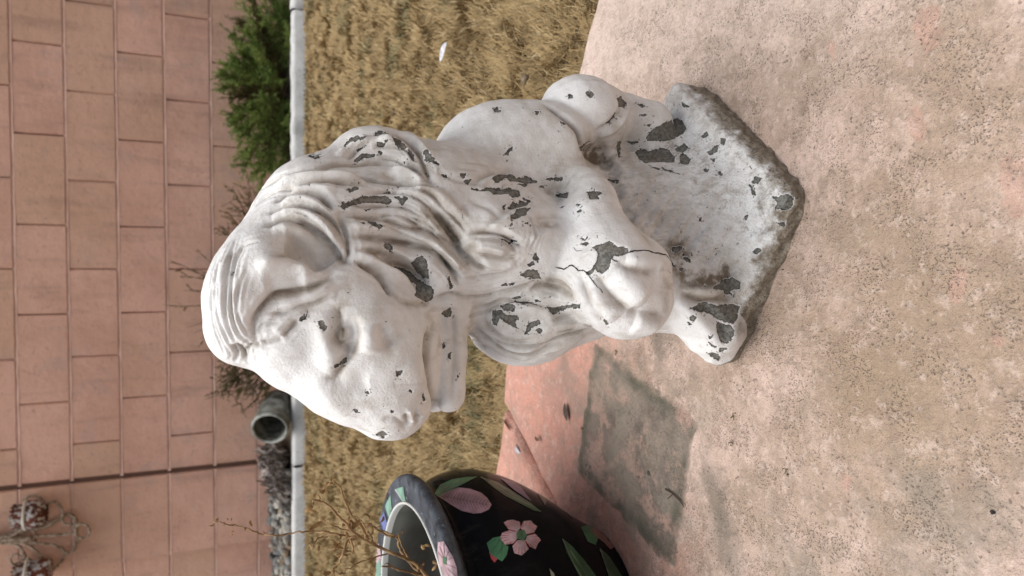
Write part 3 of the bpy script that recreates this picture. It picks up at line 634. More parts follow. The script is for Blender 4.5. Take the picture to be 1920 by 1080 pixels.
    for nm, msk, mat in (('body', ~fs, MAT_LION), ('plinth', fs, MAT_PLINTH)):
        q = Q[msk]; used, inv = np.unique(q, return_inverse=True); q = inv.reshape(q.shape)
        me = bpy.data.meshes.new(nm); loc = np.array(root.location)
        me.vertices.add(len(used)); me.vertices.foreach_set('co', (V2[used]-loc).astype(np.float32).ravel())
        me.loops.add(q.size); me.loops.foreach_set('vertex_index', q.astype(np.int32).ravel())
        me.polygons.add(len(q)); me.polygons.foreach_set('loop_start', np.arange(0, q.size, 4, dtype=np.int32)); me.update(calc_edges=True); me.validate()
        for an, arr in (('chip', chip), ('grime', grime), ('dust_shade', dust_shade)):
            at = me.attributes.new(an, 'FLOAT', 'POINT'); at.data.foreach_set('value', arr[used].astype(np.float32))
        o = link_mesh(nm, me, mat, root)
        me.normals_split_custom_set_from_vertices(VN[used].astype(np.float32))
    # cracks: thin open fissures lying on the surface
    for c, pts, wd in CRACKS:
        xy = dens(cr(c, pts), 3.0) if False else np.concatenate([np.linspace(a, b, 5)[:-1] for a, b in zip(cr(c, pts)[:-1], cr(c, pts)[1:])]+[cr(c, pts)[-1:]])
        rng = np.random.RandomState(len(pts)*7); xy = xy+rng.normal(0, .45, xy.shape)
        P = trace(D, xy); 
        G = np.stack([sample(D, P+np.eye(3)[i]*e)-sample(D, P-np.eye(3)[i]*e) for i in range(3)], 1); Nn = G/np.linalg.norm(G, axis=1, keepdims=True)
        # follow the displaced surface
        off = np.array([disp[np.argmin(((V-p)**2).sum(1))] for p in P]); P = P+Nn*(off+.00012)[:, None]
        T = np.gradient(P, axis=0); S = np.cross(T, Nn); S /= np.linalg.norm(S, axis=1, keepdims=True)
        wv = wd*.00036*(.6+.8*rng.rand(len(P)))*np.minimum(1, np.minimum(np.arange(len(P)), np.arange(len(P))[::-1]+.5)/2.5+.25)
        vs = []; 
        for i in range(len(P)): vs += [P[i]-S[i]*wv[i]-loc, P[i]+Nn[i]*.0001-loc, P[i]+S[i]*wv[i]-loc]
        fc = [(3*i+j, 3*i+3+j, 3*i+4+j, 3*i+1+j) for i in range(len(P)-1) for j in (0, 1)]
        mesh_obj('crack', vs, fc, MAT_CRACK, root)
    return root, D
LION, LION_D = build_lion()
# ------------------------------------------------------------------ setting: soil under the lawn, patio, wall, kerb
rnd = random.Random(5); NR = np.random.RandomState(11)
LAWN_Z = -.05
def tube(pts, rad, seg=6, closed_end=True):
    P = np.asarray(pts, float); n_ = len(P); rad = np.broadcast_to(np.asarray(rad, float), (n_,)); vs, fs = [], []
    T = np.gradient(P, axis=0); T /= np.linalg.norm(T, axis=1, keepdims=True)+1e-12
    up = np.array([0, 0, 1.]) if abs(T[0][2]) < .9 else np.array([0, 1., 0]); u = np.cross(T[0], up); u /= np.linalg.norm(u)
    for i in range(n_):
        u = u-T[i]*(u@T[i]); u /= np.linalg.norm(u)+1e-12; v = np.cross(T[i], u)
        for k in range(seg):
            a = 2*math.pi*k/seg; vs.append(P[i]+rad[i]*(math.cos(a)*u+math.sin(a)*v))
    for i in range(n_-1):
        for k in range(seg): fs.append((i*seg+k, i*seg+(k+1) % seg, (i+1)*seg+(k+1) % seg, (i+1)*seg+k))
    fs.append(tuple(range(seg))[::-1]); fs.append(tuple((n_-1)*seg+k for k in range(seg)))
    return vs, fs
class MB:
    def __init__(s): s.v = []; s.f = []
    def add(s, vf):
        o = len(s.v); s.v += [tuple(map(float, q)) for q in vf[0]]; s.f += [tuple(i+o for i in f) for f in vf[1]]; return s
    def build(s, name, mat, parent=None, smooth=True, origin=None, **k):
        o = np.array(origin if origin is not None else (0, 0, 0), float)
        if parent is not None: off = np.array(parent.location); p = parent.parent
        else: off = o
        if parent is not None:
            while p is not None: off = off+np.array(p.location); p = p.parent
        return mesh_obj(name, [np.array(q)-off for q in s.v], s.f, mat, parent, smooth, loc=None if parent is not None else tuple(o), **k)
def world_vec(M): return M.n('ShaderNodeNewGeometry').outputs[0]

# materials
def pink_block():
    M = NM('pink_painted_block'); co = world_vec(M); inf = M.n('ShaderNodeObjectInfo').outputs['Random']
    b = M.mix(M.ramp(M.noise(3.2, co, 4), .35, .65), rgb(.79, .48, .375), rgb(.67, .39, .295))
    b = M.mix(M.ramp(inf, 0, 1, 0, .6), b, rgb(.66, .42, .29))
    st = M.n('ShaderNodeMapping'); M.set(st.inputs[0], co); st.inputs['Scale'].default_value = (14, 14, 2.5)
    b = M.mix(M.ramp(M.noise(1, st.outputs[0], 5, .6), .5, .75, 0, .32), b, rgb(.24, .15, .12))
    b = M.mix(M.ramp(M.noise(55, co, 4, .7), .55, .75, 0, .4), b, rgb(.20, .12, .10))
    b = M.mix(M.ramp(M.noise(5, co, 6, .7), .54, .66, 0, .4), b, rgb(.52, .38, .33))
    s = M.n('ShaderNodeSeparateXYZ'); M.set(s.inputs[0], co)
    zz = M.math('ADD', s.outputs[2], M.math('MULTIPLY', M.noise(6, co, 4), .25))
    b = M.mix(M.ramp(zz, .32, .12, 0, .35), b, rgb(.40, .22, .14))
    h = M.math('ADD', M.noise(130, co, 5, .7), M.math('MULTIPLY', M.noise(22, co, 3), 1.6))
    return M.fin(b, .75, M.bump(h, .0022, .9), .25)
MAT_BLOCK = pink_block()
M = NM('pink_mortar'); co = world_vec(M)
MAT_MORTAR = M.fin(M.mix(M.ramp(M.noise(9, co, 4), .3, .7), rgb(.74, .49, .395), rgb(.58, .36, .28)), .8, M.bump(M.noise(120, co, 4), .002))
M = NM('joint_dark'); MAT_JOINT = M.fin(rgb(.17, .10, .075), .95)
M = NM('grey_concrete'); co = world_vec(M)
b = M.mix(M.ramp(M.noise(14, co, 5, .6), .35, .7), rgb(.66, .66, .64), rgb(.50, .50, .48)); b = M.mix(M.ramp(M.noise(90, co, 4, .7), .55, .72, 0, .6), b, rgb(.25, .24, .22))
MAT_KERB = M.fin(b, .85, M.bump(M.noise(150, co, 4), .002))
M = NM('soil'); co = world_vec(M)
b = M.mix(M.ramp(M.noise(10, co, 5, .6), .35, .65), rgb(.19, .155, .11), rgb(.30, .24, .17)); b = M.mix(M.ramp(M.noise(180, co, 5, .7), .45, .65), b, rgb(.11, .085, .06))
MAT_SOIL = M.fin(b, .95, M.bump(M.math('ADD', M.noise(120, co, 5, .7), M.noise(20, co, 3)), .012), .1)

mesh_obj('lawn_soil', [(-40, -40, LAWN_Z), (40, -40, LAWN_Z), (40, 40, LAWN_Z), (-40, 40, LAWN_Z)], [(0, 1, 2, 3)], MAT_SOIL, kind='structure')

# patio
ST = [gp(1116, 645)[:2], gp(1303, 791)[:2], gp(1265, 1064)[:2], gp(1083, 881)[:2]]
def patio_mat():
    M = NM('worn_pink_concrete'); co = world_vec(M)
    s = M.n('ShaderNodeSeparateXYZ'); M.set(s.inputs[0], co); X, Y = s.outputs[0], s.outputs[1]; mpv0 = co
    big = M.noise(5, co, 5, .6); mid = M.noise(24, co, 5, .65); fine = M.noise(260, co, 4, .65)
    sal = M.mix(M.ramp(M.noise(13, co, 5), .35, .68), rgb(.66, .33, .25), rgb(.56, .30, .235))
    bei = M.mix(M.ramp(M.noise(17, co, 6, .65), .34, .66), rgb(.71, .535, .45), rgb(.48, .355, .275))
    bei = M.mix(M.ramp(M.noise(9, co, 6, .65), .46, .62, 0, .8), bei, rgb(.40, .30, .225)); bei = M.mix(M.ramp(M.noise(16, mpv0, 5, .7), .56, .66, 0, .5), bei, rgb(.30, .235, .18))
    pale = rgb(.78, .62, .56)
    # salmon paint survives towards the back left, pale pink at the back right, worn away near the camera
    wv = M.math('ADD', M.math('MULTIPLY', M.math('SUBTRACT', big, .5), .25), M.math('MULTIPLY', M.math('SUBTRACT', mid, .5), .10))
    f_s = M.ramp(M.math('ADD', M.math('ADD', Y, M.math('MULTIPLY', X, -.3)), wv), .54, .72)
    f_p = M.ramp(M.math('ADD', X, M.math('MULTIPLY', wv, .5)), .08, .20)
    bei = M.mix(M.ramp(X, .10, .24, 0, .75), bei, rgb(.63, .51, .435))
    for (fx, fy, fr, fs_) in ((1740, 600, .085, .8), (1660, 800, .06, .7), (1800, 180, .06, .5), (1560, 720, .04, .5)):
        c_ = gp(fx, fy); sq = M.math('ADD', M.math('POWER', M.math('SUBTRACT', X, float(c_[0])), 2.), M.math('POWER', M.math('SUBTRACT', Y, float(c_[1])), 2.))
        q_ = M.math('ADD', M.math('SUBTRACT', M.math('SQRT', sq), fr), M.math('MULTIPLY', M.math('SUBTRACT', M.noise(22, co, 6, .7), .5), .16))
        bei = M.mix(M.ramp(q_, .03, -.05, 0, fs_), bei, rgb(.37, .27, .185))
    b = M.mix(f_s, bei, M.mix(f_p, sal, pale))
    dist = M.n('ShaderNodeTexNoise'); M.set(dist.inputs['Vector'], co); dist.inputs['Scale'].default_value = 8; dist.inputs['Detail'].default_value = 3
    mpv = M.n('ShaderNodeVectorMath', operation='MULTIPLY_ADD'); M.set(mpv.inputs[0], dist.outputs[1]); mpv.inputs[1].default_value = (.05,)*3; M.set(mpv.inputs[2], co)
    # flecks of the old red paint
    red = None
    for (fx, fy, fr) in ((1717, 232, .011), (1740, 48, .014), (1905, 345, .016), (1560, 90, .006), (1585, 905, .006), (1800, 530, .008), (1870, 640, .006)):
        c_ = gp(fx, fy); sq = M.math('ADD', M.math('POWER', M.math('SUBTRACT', X, float(c_[0])), 2.), M.math('POWER', M.math('MULTIPLY', M.math('SUBTRACT', Y, float(c_[1])), 1.7), 2.))
        q_ = M.math('SUBTRACT', M.math('SQRT', sq), fr); red = q_ if red is None else M.math('MINIMUM', red, q_)
    red = M.ramp(M.math('ADD', red, M.math('MULTIPLY', M.math('SUBTRACT', M.noise(75, co, 5, .65), .5), .032)), .0006, -.0006)
    b = M.mix(M.math('MULTIPLY', red, .55), b, rgb(.55, .33, .26))
    # pits and dark grit
    warp = M.n('ShaderNodeTexNoise'); M.set(warp.inputs['Vector'], co); warp.inputs['Scale'].default_value = 210; warp.inputs['Detail'].default_value = 4; wp2 = M.n('ShaderNodeVectorMath', operation='MULTIPLY_ADD'); M.set(wp2.inputs[0], warp.outputs[1]); wp2.inputs[1].default_value = (.0045,)*3; M.set(wp2.inputs[2], co); wpv = wp2.outputs[0]
    v1 = M.ramp(M.vor(290, wpv), .08, .32, 1, 0); v2 = M.ramp(M.vor(600, wpv), .10, .40, 1, 0); v3 = M.ramp(M.vor(120, wpv), .04, .16, 1, 0)
    near = M.ramp(M.math('ADD', Y, M.math('MULTIPLY', wv, .6)), .74, .50)
    m1 = M.math('MULTIPLY', v1, M.ramp(M.noise(45, co, 3), .45, .60)); m2 = M.math('MULTIPLY', v2, M.ramp(M.noise(30, co, 4), .42, .62)); m3 = M.math('MULTIPLY', v3, M.ramp(M.noise(24, co, 3), .50, .62))
    pit = M.math('MULTIPLY', M.math('MAXIMUM', M.math('MAXIMUM', m1, m2), m3), M.ramp(near, 0, 1, .18, 1))
    b = M.mix(M.math('MULTIPLY', pit, M.math('MULTIPLY', M.ramp(M.noise(6.5, co, 3), .35, .6, .55, 1.), M.ramp(M.noise(130, co, 3), .40, .60, .5, 1))), b, rgb(.20, .15, .12))
    b = M.mix(M.math('MULTIPLY', M.math('MULTIPLY', M.ramp(M.noise(34, mpv.outputs[0], 7, .78), .51, .60), M.ramp(near, 0, 1, .15, 1)), .32), b, rgb(.30, .22, .16)); b = M.mix(M.ramp(M.noise(58, co, 6, .75), .46, .62, 0, .40), b, rgb(.31, .23, .175)); b = M.mix(M.ramp(M.noise(85, wpv, 5, .75), .52, .64, 0, .34), b, rgb(.78, .62, .54))
    b = M.mix(M.math('MULTIPLY', M.ramp(fine, .56, .70), .42), b, rgb(.29, .22, .175))
    b = M.mix(M.math('MULTIPLY', M.ramp(M.noise(95, co, 5, .7), .55, .66), .30), b, rgb(.25, .20, .16))
    b = M.mix(M.math('MULTIPLY', M.ramp(M.noise(150, co, 3, .6), .62, .70), M.ramp(near, 0, 1, .1, .35)), b, rgb(.74, .60, .53))
    # long grey damp blotches
    gz = M.math('MULTIPLY', M.ramp(M.noise(9, mpv.outputs[0], 5, .6), .56, .68), M.ramp(X, .05, -.10))
    b = M.mix(M.math('MULTIPLY', gz, .55), b, rgb(.27, .235, .19))
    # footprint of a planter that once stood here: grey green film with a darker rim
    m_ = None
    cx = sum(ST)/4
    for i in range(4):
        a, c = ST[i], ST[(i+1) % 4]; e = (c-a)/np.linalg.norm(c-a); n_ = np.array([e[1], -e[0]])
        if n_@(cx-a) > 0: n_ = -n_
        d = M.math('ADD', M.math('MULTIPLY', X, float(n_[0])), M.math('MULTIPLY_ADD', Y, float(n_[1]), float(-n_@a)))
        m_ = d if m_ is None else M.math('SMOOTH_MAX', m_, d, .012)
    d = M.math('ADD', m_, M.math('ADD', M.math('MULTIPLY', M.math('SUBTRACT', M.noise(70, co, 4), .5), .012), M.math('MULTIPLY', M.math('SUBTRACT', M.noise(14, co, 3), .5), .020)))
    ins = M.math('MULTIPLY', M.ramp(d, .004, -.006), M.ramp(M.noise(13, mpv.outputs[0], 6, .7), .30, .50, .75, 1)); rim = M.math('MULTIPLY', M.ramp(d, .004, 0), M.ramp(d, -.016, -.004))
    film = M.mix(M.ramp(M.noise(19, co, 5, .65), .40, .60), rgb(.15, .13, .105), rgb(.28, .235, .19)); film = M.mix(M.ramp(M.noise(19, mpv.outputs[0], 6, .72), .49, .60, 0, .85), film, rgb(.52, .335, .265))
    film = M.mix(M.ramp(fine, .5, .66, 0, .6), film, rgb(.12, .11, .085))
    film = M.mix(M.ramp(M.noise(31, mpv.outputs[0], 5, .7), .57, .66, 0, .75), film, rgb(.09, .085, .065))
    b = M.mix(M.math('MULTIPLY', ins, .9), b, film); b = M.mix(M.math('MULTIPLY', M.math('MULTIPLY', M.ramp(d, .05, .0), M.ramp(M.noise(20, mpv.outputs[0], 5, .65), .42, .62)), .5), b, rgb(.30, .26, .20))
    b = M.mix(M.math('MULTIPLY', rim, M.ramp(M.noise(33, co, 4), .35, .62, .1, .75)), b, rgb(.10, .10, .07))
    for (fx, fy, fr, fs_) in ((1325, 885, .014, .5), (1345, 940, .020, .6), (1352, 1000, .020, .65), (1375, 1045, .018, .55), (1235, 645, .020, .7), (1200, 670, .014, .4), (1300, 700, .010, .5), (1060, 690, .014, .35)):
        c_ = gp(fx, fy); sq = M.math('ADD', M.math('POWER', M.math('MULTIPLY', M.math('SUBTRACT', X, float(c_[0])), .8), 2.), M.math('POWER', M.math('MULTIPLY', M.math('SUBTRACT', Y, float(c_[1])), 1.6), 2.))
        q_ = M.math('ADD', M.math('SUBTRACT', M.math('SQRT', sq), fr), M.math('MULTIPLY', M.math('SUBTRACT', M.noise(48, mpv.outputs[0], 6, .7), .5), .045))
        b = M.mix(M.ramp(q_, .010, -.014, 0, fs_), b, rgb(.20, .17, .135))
    h = M.math('ADD', M.math('MULTIPLY', pit, -.6), M.math('MULTIPLY', fine, .9))
    h = M.math('ADD', h, M.math('MULTIPLY', M.noise(85, wpv, 6, .72), 2.6))
    h2 = M.bump(h, .0021, M.ramp(near, 0, 1, .35, 1.) if False else 1.)
    return M.fin(b, .78, h2, .25)
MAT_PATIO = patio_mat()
def slab(name, poly, z0, z1, bev=.006, jit=.0022, mat=None, **k):
    pts = []
    for i in range(len(poly)):
        a, b = np.array(poly[i]), np.array(poly[(i+1) % len(poly)]); L = np.linalg.norm(b-a); n_ = int(min(400, max(1, L/.012))) if max(abs(a).max(), abs(b).max()) < 3 else 1
        for j in range(n_): pts.append(a+(b-a)*j/n_)
    P = np.array(pts); nj = len(P); jn = NR.normal(0, 1, (nj, 2)); jn = (jn+np.roll(jn, 1, 0)+np.roll(jn, 2, 0))/1.7*jit
    P = P+jn; c = P.mean(0)
    T = np.roll(P, -1, 0)-np.roll(P, 1, 0); N_ = np.stack([-T[:, 1], T[:, 0]], 1); N_ /= np.linalg.norm(N_, axis=1, keepdims=True)+1e-9
    area = .5*np.sum(P[:, 0]*np.roll(P[:, 1], -1)-P[:, 1]*np.roll(P[:, 0], -1)); N_ *= 1 if area > 0 else -1
    bm = bmesh.new(); rings = []
    for off, z in ((0, z0), (0, z1-bev), (bev*.35, z1-bev*.3), (bev, z1)):
        rings.append([bm.verts.new((float(p[0]+q[0]*off), float(p[1]+q[1]*off), z)) for p, q in zip(P, N_)])
    for r0, r1 in zip(rings[:-1], rings[1:]):
        for i in range(nj): bm.faces.new((r0[i], r0[(i+1) % nj], r1[(i+1) % nj], r1[i]))
    f = bm.faces.new(rings[-1]); bmesh.ops.triangulate(bm, faces=[f]); bmesh.ops.recalc_face_normals(bm, faces=bm.faces)
    me = bpy.data.meshes.new(name); bm.to_mesh(me); bm.free()
    for p in me.polygons: p.use_smooth = abs(p.normal.z) < .97
    o = bpy.data.objects.new(name, me); COL.objects.link(o); me.materials.append(mat); return tag(o, **k)
cA, cB = gp(943, 757)[:2], gp(1026, 925)[:2]; dJ = (cB-cA)/np.linalg.norm(cB-cA); nJ = np.array([dJ[1], -dJ[0]])*.0050
cE = cB+dJ*.9
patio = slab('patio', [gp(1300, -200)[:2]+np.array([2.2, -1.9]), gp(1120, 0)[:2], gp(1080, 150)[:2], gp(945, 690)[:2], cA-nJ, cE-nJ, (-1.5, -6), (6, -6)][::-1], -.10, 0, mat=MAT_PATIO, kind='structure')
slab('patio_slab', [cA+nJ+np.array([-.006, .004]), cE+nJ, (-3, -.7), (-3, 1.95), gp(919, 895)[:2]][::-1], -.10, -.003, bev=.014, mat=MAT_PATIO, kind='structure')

# wall of painted blocks
WD, WY, WX0, WZ0, BL, BH = 3.7387, -.0396, 1.1225, .7693+CAM_H, .406, .203
wt = np.array([math.cos(WY), math.sin(WY), 0]); wn = np.array([math.sin(WY), -math.cos(WY), 0]); wo = np.array([0, WD, 0])
def wall_s(x, y, out=0.):                                      # picture point on the wall -> (s, z)
    d = ray(x, y); n2 = wn; t = ((wo+wn*out-_C)@n2)/(d@n2); p = _C+d*t; return float((p-wo)@wt), float(p[2])
sj = (wall_s(0, 915)[0]+wall_s(470, 868)[0])/2; sk = (wall_s(137, 1064)[0]+wall_s(487, 1014)[0])/2
wall = empty('block_wall', tuple(wo+np.array([0, 0, LAWN_Z])), WY, label='pink painted concrete block wall with raked joints behind the dry lawn', cat='wall')
def block_mesh(w_, h_, seed):
    r_ = random.Random(seed); bm = bmesh.new(); bmesh.ops.create_cube(bm, size=1)
    for v in bm.verts: v.co = (v.co.x*w_, v.co.y*.09+.045, v.co.z*h_)
    es = [e for e in bm.edges if all(v.co.y < .01 for v in e.verts)]
    bmesh.ops.bevel(bm, geom=es, offset=.004, segments=2, affect='EDGES')
    for v in bm.verts:
        if v.co.y < .01: v.co.x += r_.uniform(-.0012, .0012); v.co.z += r_.uniform(-.0012, .0012); v.co.y += r_.uniform(-.0006, .0006)
    me = bpy.data.meshes.new('block'); bm.to_mesh(me); bm.free(); me.materials.append(MAT_BLOCK); me.shade_smooth(); 
    me.set_sharp_from_angle(angle=math.radians(40)) if hasattr(me, 'set_sharp_from_angle') else None
    return me
VARS = [block_mesh(.400, .192, i) for i in range(6)]
def put_block(s0, s1, z0, out, jx=.003, jz=.0038):
    w_, h_ = s1-s0-2*jx+.002, BH-2*jz
    full = abs(w_-.400) < .004 and abs(h_-.192) < .002
    me = VARS[rnd.randrange(6)] if full else block_mesh(w_, h_, rnd.randrange(999))
    o = bpy.data.objects.new('block', me); COL.objects.link(o); o.parent = wall
    o.location = ((s0+s1)/2, -out-rnd.uniform(0, .0012), z0-BH/2-LAWN_Z)
for r in range(-4, 6):
    z0 = WZ0-r*BH; off = .0 if r % 2 == 0 else .2065; k = -9
    while True:
        e1 = WX0+off-k*BL; e0 = e1-BL; k += 1
        if e1 < sj+.02: break
        put_block(max(e0, sj+.008), e1, z0, 0)
    put_block(sk, sj-.010, z0, .012, jx=.002)
    e1 = sk-.006
    for q in range(4):
        w_ = BL if (q or r % 2) else BL/2
        put_block(e1-w_, e1, z0, -.028); e1 -= w_
# tooled bed mortar, recessed, with a soft lower lip; dark raked head joints behind
mb = MB(); 
for r in range(-4, 6):
    z = WZ0-r*BH-LAWN_Z
    for (s0, s1, out) in ((sj, 5.0, 0), (sk, sj-.01, .012), (sk-1.8, sk-.006, -.028)):
        n_ = max(2, int((s1-s0)/.04)); vs, fs = [], []
        for i in range(n_+1):
            s_ = s0+(s1-s0)*i/n_; dz = rnd.uniform(-.0012, .0012); dy = rnd.uniform(-.0008, .0008)
            for (yy, zz) in ((.0025, .0075), (.003, .002), (.0002, -.003), (-.0014, -.0062), (.0015, -.009)): vs.append((s_, -out+yy+dy, z+zz+dz))
        for i in range(n_):
            for j in range(4): fs.append((i*5+j, i*5+5+j, i*5+6+j, i*5+1+j))
        mb.add((vs, fs))
mesh_obj('mortar', mb.v, mb.f, MAT_MORTAR, wall)
mb = MB()
for (s0, s1, out) in ((sj-.012, 5.0, -.0075), (sk, sj-.012, .004), (sk-1.8, sk, -.036)):
    zt = WZ0+4*BH-LAWN_Z+.01
    mb.add(([(s0, -out, 0), (s1, -out, 0), (s1, -out, zt), (s0, -out, zt), (s0, .2, 0), (s1, .2, 0), (s1, .2, zt), (s0, .2, zt)], [(0, 1, 2, 3), (3, 2, 6, 7), (0, 3, 7, 4), (1, 5, 6, 2), (4, 7, 6, 5)]))
mesh_obj('wall_core', mb.v, mb.f, MAT_JOINT, wall, smooth=False)

# kerb
k0, k1 = np.array([1.312, 3.233]), np.array([-1.375, 3.458]); kd = (k1-k0)/np.linalg.norm(k1-k0); kn = np.array([-kd[1], kd[0]]); kn *= 1 if kn[1] < 0 else -1
def on_kerb(x):                                                # distance along from k0 for a world x
    return (k0[0]-x)/(-kd[0])
crk = [on_kerb(dp(560, 20, 3.25)[0]), on_kerb(dp(560, 872, 3.44)[0])]
crk.sort(); ends = [-3.6, crk[0], crk[1], 4.6]
kerb = empty('kerb', (0, 3.34, LAWN_Z), 0, label='low pale concrete kerb between dry lawn and planting strip', cat='kerb')
for a, b in zip(ends[:-1], ends[1:]):
    n_ = int((b-a)/.03); vs, fs = [], []
    for i in range(n_+1):
        t = a+.004+(b-a-.008)*i/n_
        if i in (0, n_): t += rnd.uniform(-.001, .001)
        prof = [(0, -.02), (.0, .048), (-.006, .060), (-.05, .064), (-.100, .058), (-.104, -.02)]
        rough = .005 if t < 1.2 else .0015
        for j, (d_, z) in enumerate(prof):
            p = k0+kd*t+kn*(d_+(rnd.uniform(-rough, rough) if j in (1, 2, 3) else 0)); bend = .004*math.sin(j*2+a)
            vs.append((p[0]+(bend if i in (0, n_) else 0), p[1]-3.34, z+rnd.uniform(-rough, rough)*.7*(j in (1, 2, 3))))
    m_ = 6
    for i in range(n_):
        for j in range(m_-1): fs.append((i*m_+j, i*m_+j+1, i*m_+m_+j+1, i*m_+m_+j))
    fs.append(tuple(range(m_))); fs.append(tuple(n_*m_+j for j in range(m_))[::-1])
    mesh_obj('kerb_stone', vs, fs, MAT_KERB, kerb)
# planting strip between kerb and wall: low bank of soil
vs, fs = [], []
xs = np.linspace(-2.2, 4.4, 120); ys = np.linspace(0, 1, 10)
for x in xs:
    y0 = k0[1]+(x-k0[0])*kd[1]/kd[0]+.09; y1 = WD+x*math.tan(WY)+.01
    for y in ys: vs.append((x, y0+(y1-y0)*y, -.01+.045*y+.012*math.sin(x*13)*math.sin(y*3)+rnd.uniform(-.004, .004)+(.04*y if x < -.75 else 0)))
for i in range(119):
    for j in range(9): fs.append((i*10+j, i*10+10+j, i*10+11+j, i*10+1+j))
mesh_obj('planting_strip', vs, fs, MAT_SOIL, kind='structure')
# ------------------------------------------------------------------ dry lawn
M = NM('dry_grass'); a = M.attr('tone', True)
MAT_GRASS = M.fin(a, .8, None, .15); M.b.inputs['Subsurface Weight'].default_value = 0
def snoise(x, y, s, seed):                                      # cheap smooth value noise
    r_ = np.random.RandomState(seed); g = r_.rand(64, 64); u, v = x*s, y*s; i, j = np.floor(u).astype(int), np.floor(v).astype(int); fu, fv = u-i, v-j
    fu = fu*fu*(3-2*fu); fv = fv*fv*(3-2*fv); G = lambda a, b: g[a % 64, b % 64]
    return (G(i, j)*(1-fu)+G(i+1, j)*fu)*(1-fv)+(G(i, j+1)*(1-fu)+G(i+1, j+1)*fu)*fv
def make_grass():
    R_ = np.random.RandomState(3); N0 = 600000
    Y = .45+3.0*R_.rand(N0)**1.25; X = (R_.rand(N0)*2-1)*(.22+Y*.50)
    # keep off the patio
    e0, e1 = gp(1120, 0)[:2], gp(945, 690)[:2]; e2 = gp(919, 895)[:2]
    def side(a, b): d = (b-a)/np.linalg.norm(b-a); return (X-a[0])*(-d[1])+(Y-a[1])*d[0]
    s1 = side(e1, e0); s2 = side(e2, e1); s3 = side(e2, e2+(e2-e1)); d_ = np.where(X > e1[0], s1, s2)
    ky = k0[1]+(X-k0[0])*kd[1]/kd[0]
    dens_ = snoise(X+9, Y+9, 9, 1)*.55+snoise(X+9, Y*1.0+9, 26, 2)*.45
    rows = snoise(X*.35+3, Y+5, 13, 7)                       # faint mowing ridges across
    keep = (d_ > .004+.012*R_.rand(N0)) & (Y < ky-.05) & (dens_*.95+rows*.3+R_.rand(N0)*.36 > .50)
    X, Y = X[keep], Y[keep]; n_ = len(X); d_ = d_[keep]; dn = dens_[keep]
    ph = snoise(X+4, Y+2, 38, 5)*9+R_.rand(n_)*2.6           # blades of a tuft lean together
    L = (.012+.020*R_.rand(n_))*(.75+.5*snoise(X+1, Y+7, 16, 4)); L *= np.where(Y < 1.1, 1.25, 1.2)
    wd = (.00050+.0006*R_.rand(n_))*np.clip(Y/1.3, .62, 2.0)
    lean = .35+.9*R_.rand(n_)
    dx, dy = np.cos(ph), np.sin(ph); sx, sy = -dy, dx; z0 = LAWN_Z-.002+.010*snoise(X+5, Y+5, 12, 9)
    V = np.zeros((n_, 6, 3)); 
    for k, (f, g_) in enumerate(((0, 0), (.5, .42), (1, 1))):
        ox = dx*L*np.sin(lean)*g_+R_.normal(0, .0012, n_)*(k > 0); oy = dy*L*np.sin(lean)*g_+R_.normal(0, .0012, n_)*(k > 0); oz = L*np.cos(lean)*(f-.35*(k == 2)*np.sin(lean))
        ww = wd*(1, .9, .15)[k]
        V[:, 2*k] = np.stack([X+ox-sx*ww, Y+oy-sy*ww, z0+oz], 1); V[:, 2*k+1] = np.stack([X+ox+sx*ww, Y+oy+sy*ww, z0+oz], 1)
    F_ = np.array([[0, 1, 3, 2], [2, 3, 5, 4]])[None]+(np.arange(n_)*6)[:, None, None]
    t = np.clip(.5*snoise(X, Y, 14, 12)+.25*R_.rand(n_)+.25*dn, 0, 1)[:, None]
    c = np.array([.27, .185, .088])*(1-t)+np.array([.47, .345, .175])*t
    pal = R_.rand(n_)[:, None]; c = np.where(pal > .95, np.array([.62, .50, .30]), c); c = np.where(pal < .08, np.array([.21, .17, .10]), c)
    gn = (snoise(X+2, Y+2, 9, 21)[:, None] > .74)*(R_.rand(n_)[:, None] > .55); c = np.where(gn, np.array([.20, .185, .095]), c)
    c = c*(.88+.24*R_.rand(n_)[:, None])
    me = bpy.data.meshes.new('dry_grass'); me.vertices.add(n_*6); me.vertices.foreach_set('co', V.astype(np.float32).ravel())
    me.loops.add(n_*8); me.loops.foreach_set('vertex_index', F_.astype(np.int32).ravel()); me.polygons.add(n_*2)
    me.polygons.foreach_set('loop_start', np.arange(0, n_*8, 4, dtype=np.int32)); me.update(calc_edges=True)
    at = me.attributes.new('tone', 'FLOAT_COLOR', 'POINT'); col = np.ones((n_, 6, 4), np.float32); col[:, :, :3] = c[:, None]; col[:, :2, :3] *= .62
    at.data.foreach_set('color', col.ravel())
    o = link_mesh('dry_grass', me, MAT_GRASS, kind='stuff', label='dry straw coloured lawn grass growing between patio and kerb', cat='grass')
    return n_
print('blades', make_grass())
# ------------------------------------------------------------------ black glazed planter with painted flowers
from mathutils.bvhtree import BVHTree
PC = np.array([-.350, .655, 0.])
def lathe(prof, seg=96):
    vs, fs = [], []
    for (r, z) in prof:
        for k in range(seg): a = 2*math.pi*k/seg; vs.append((r*math.cos(a), r*math.sin(a), z))
    for i in range(len(prof)-1):
        for k in range(seg): fs.append((i*seg+k, i*seg+(k+1) % seg, (i+1)*seg+(k+1) % seg, (i+1)*seg+k))
    return vs, fs
def smooth_prof(p, n=4):
    p = np.array(p); q = np.vstack([2*p[0]-p[1], p, 2*p[-1]-p[-2]]); out = []
    for i in range(1, len(q)-2):
        for j in range(n):
            t = j/n; out.append(.5*(2*q[i]+(-q[i-1]+q[i+1])*t+(2*q[i-1]-5*q[i]+4*q[i+1]-q[i+2])*t*t+(-q[i-1]+3*q[i]-3*q[i+1]+q[i+2])*t**3))
    return [tuple(o) for o in out]+[tuple(p[-1])]
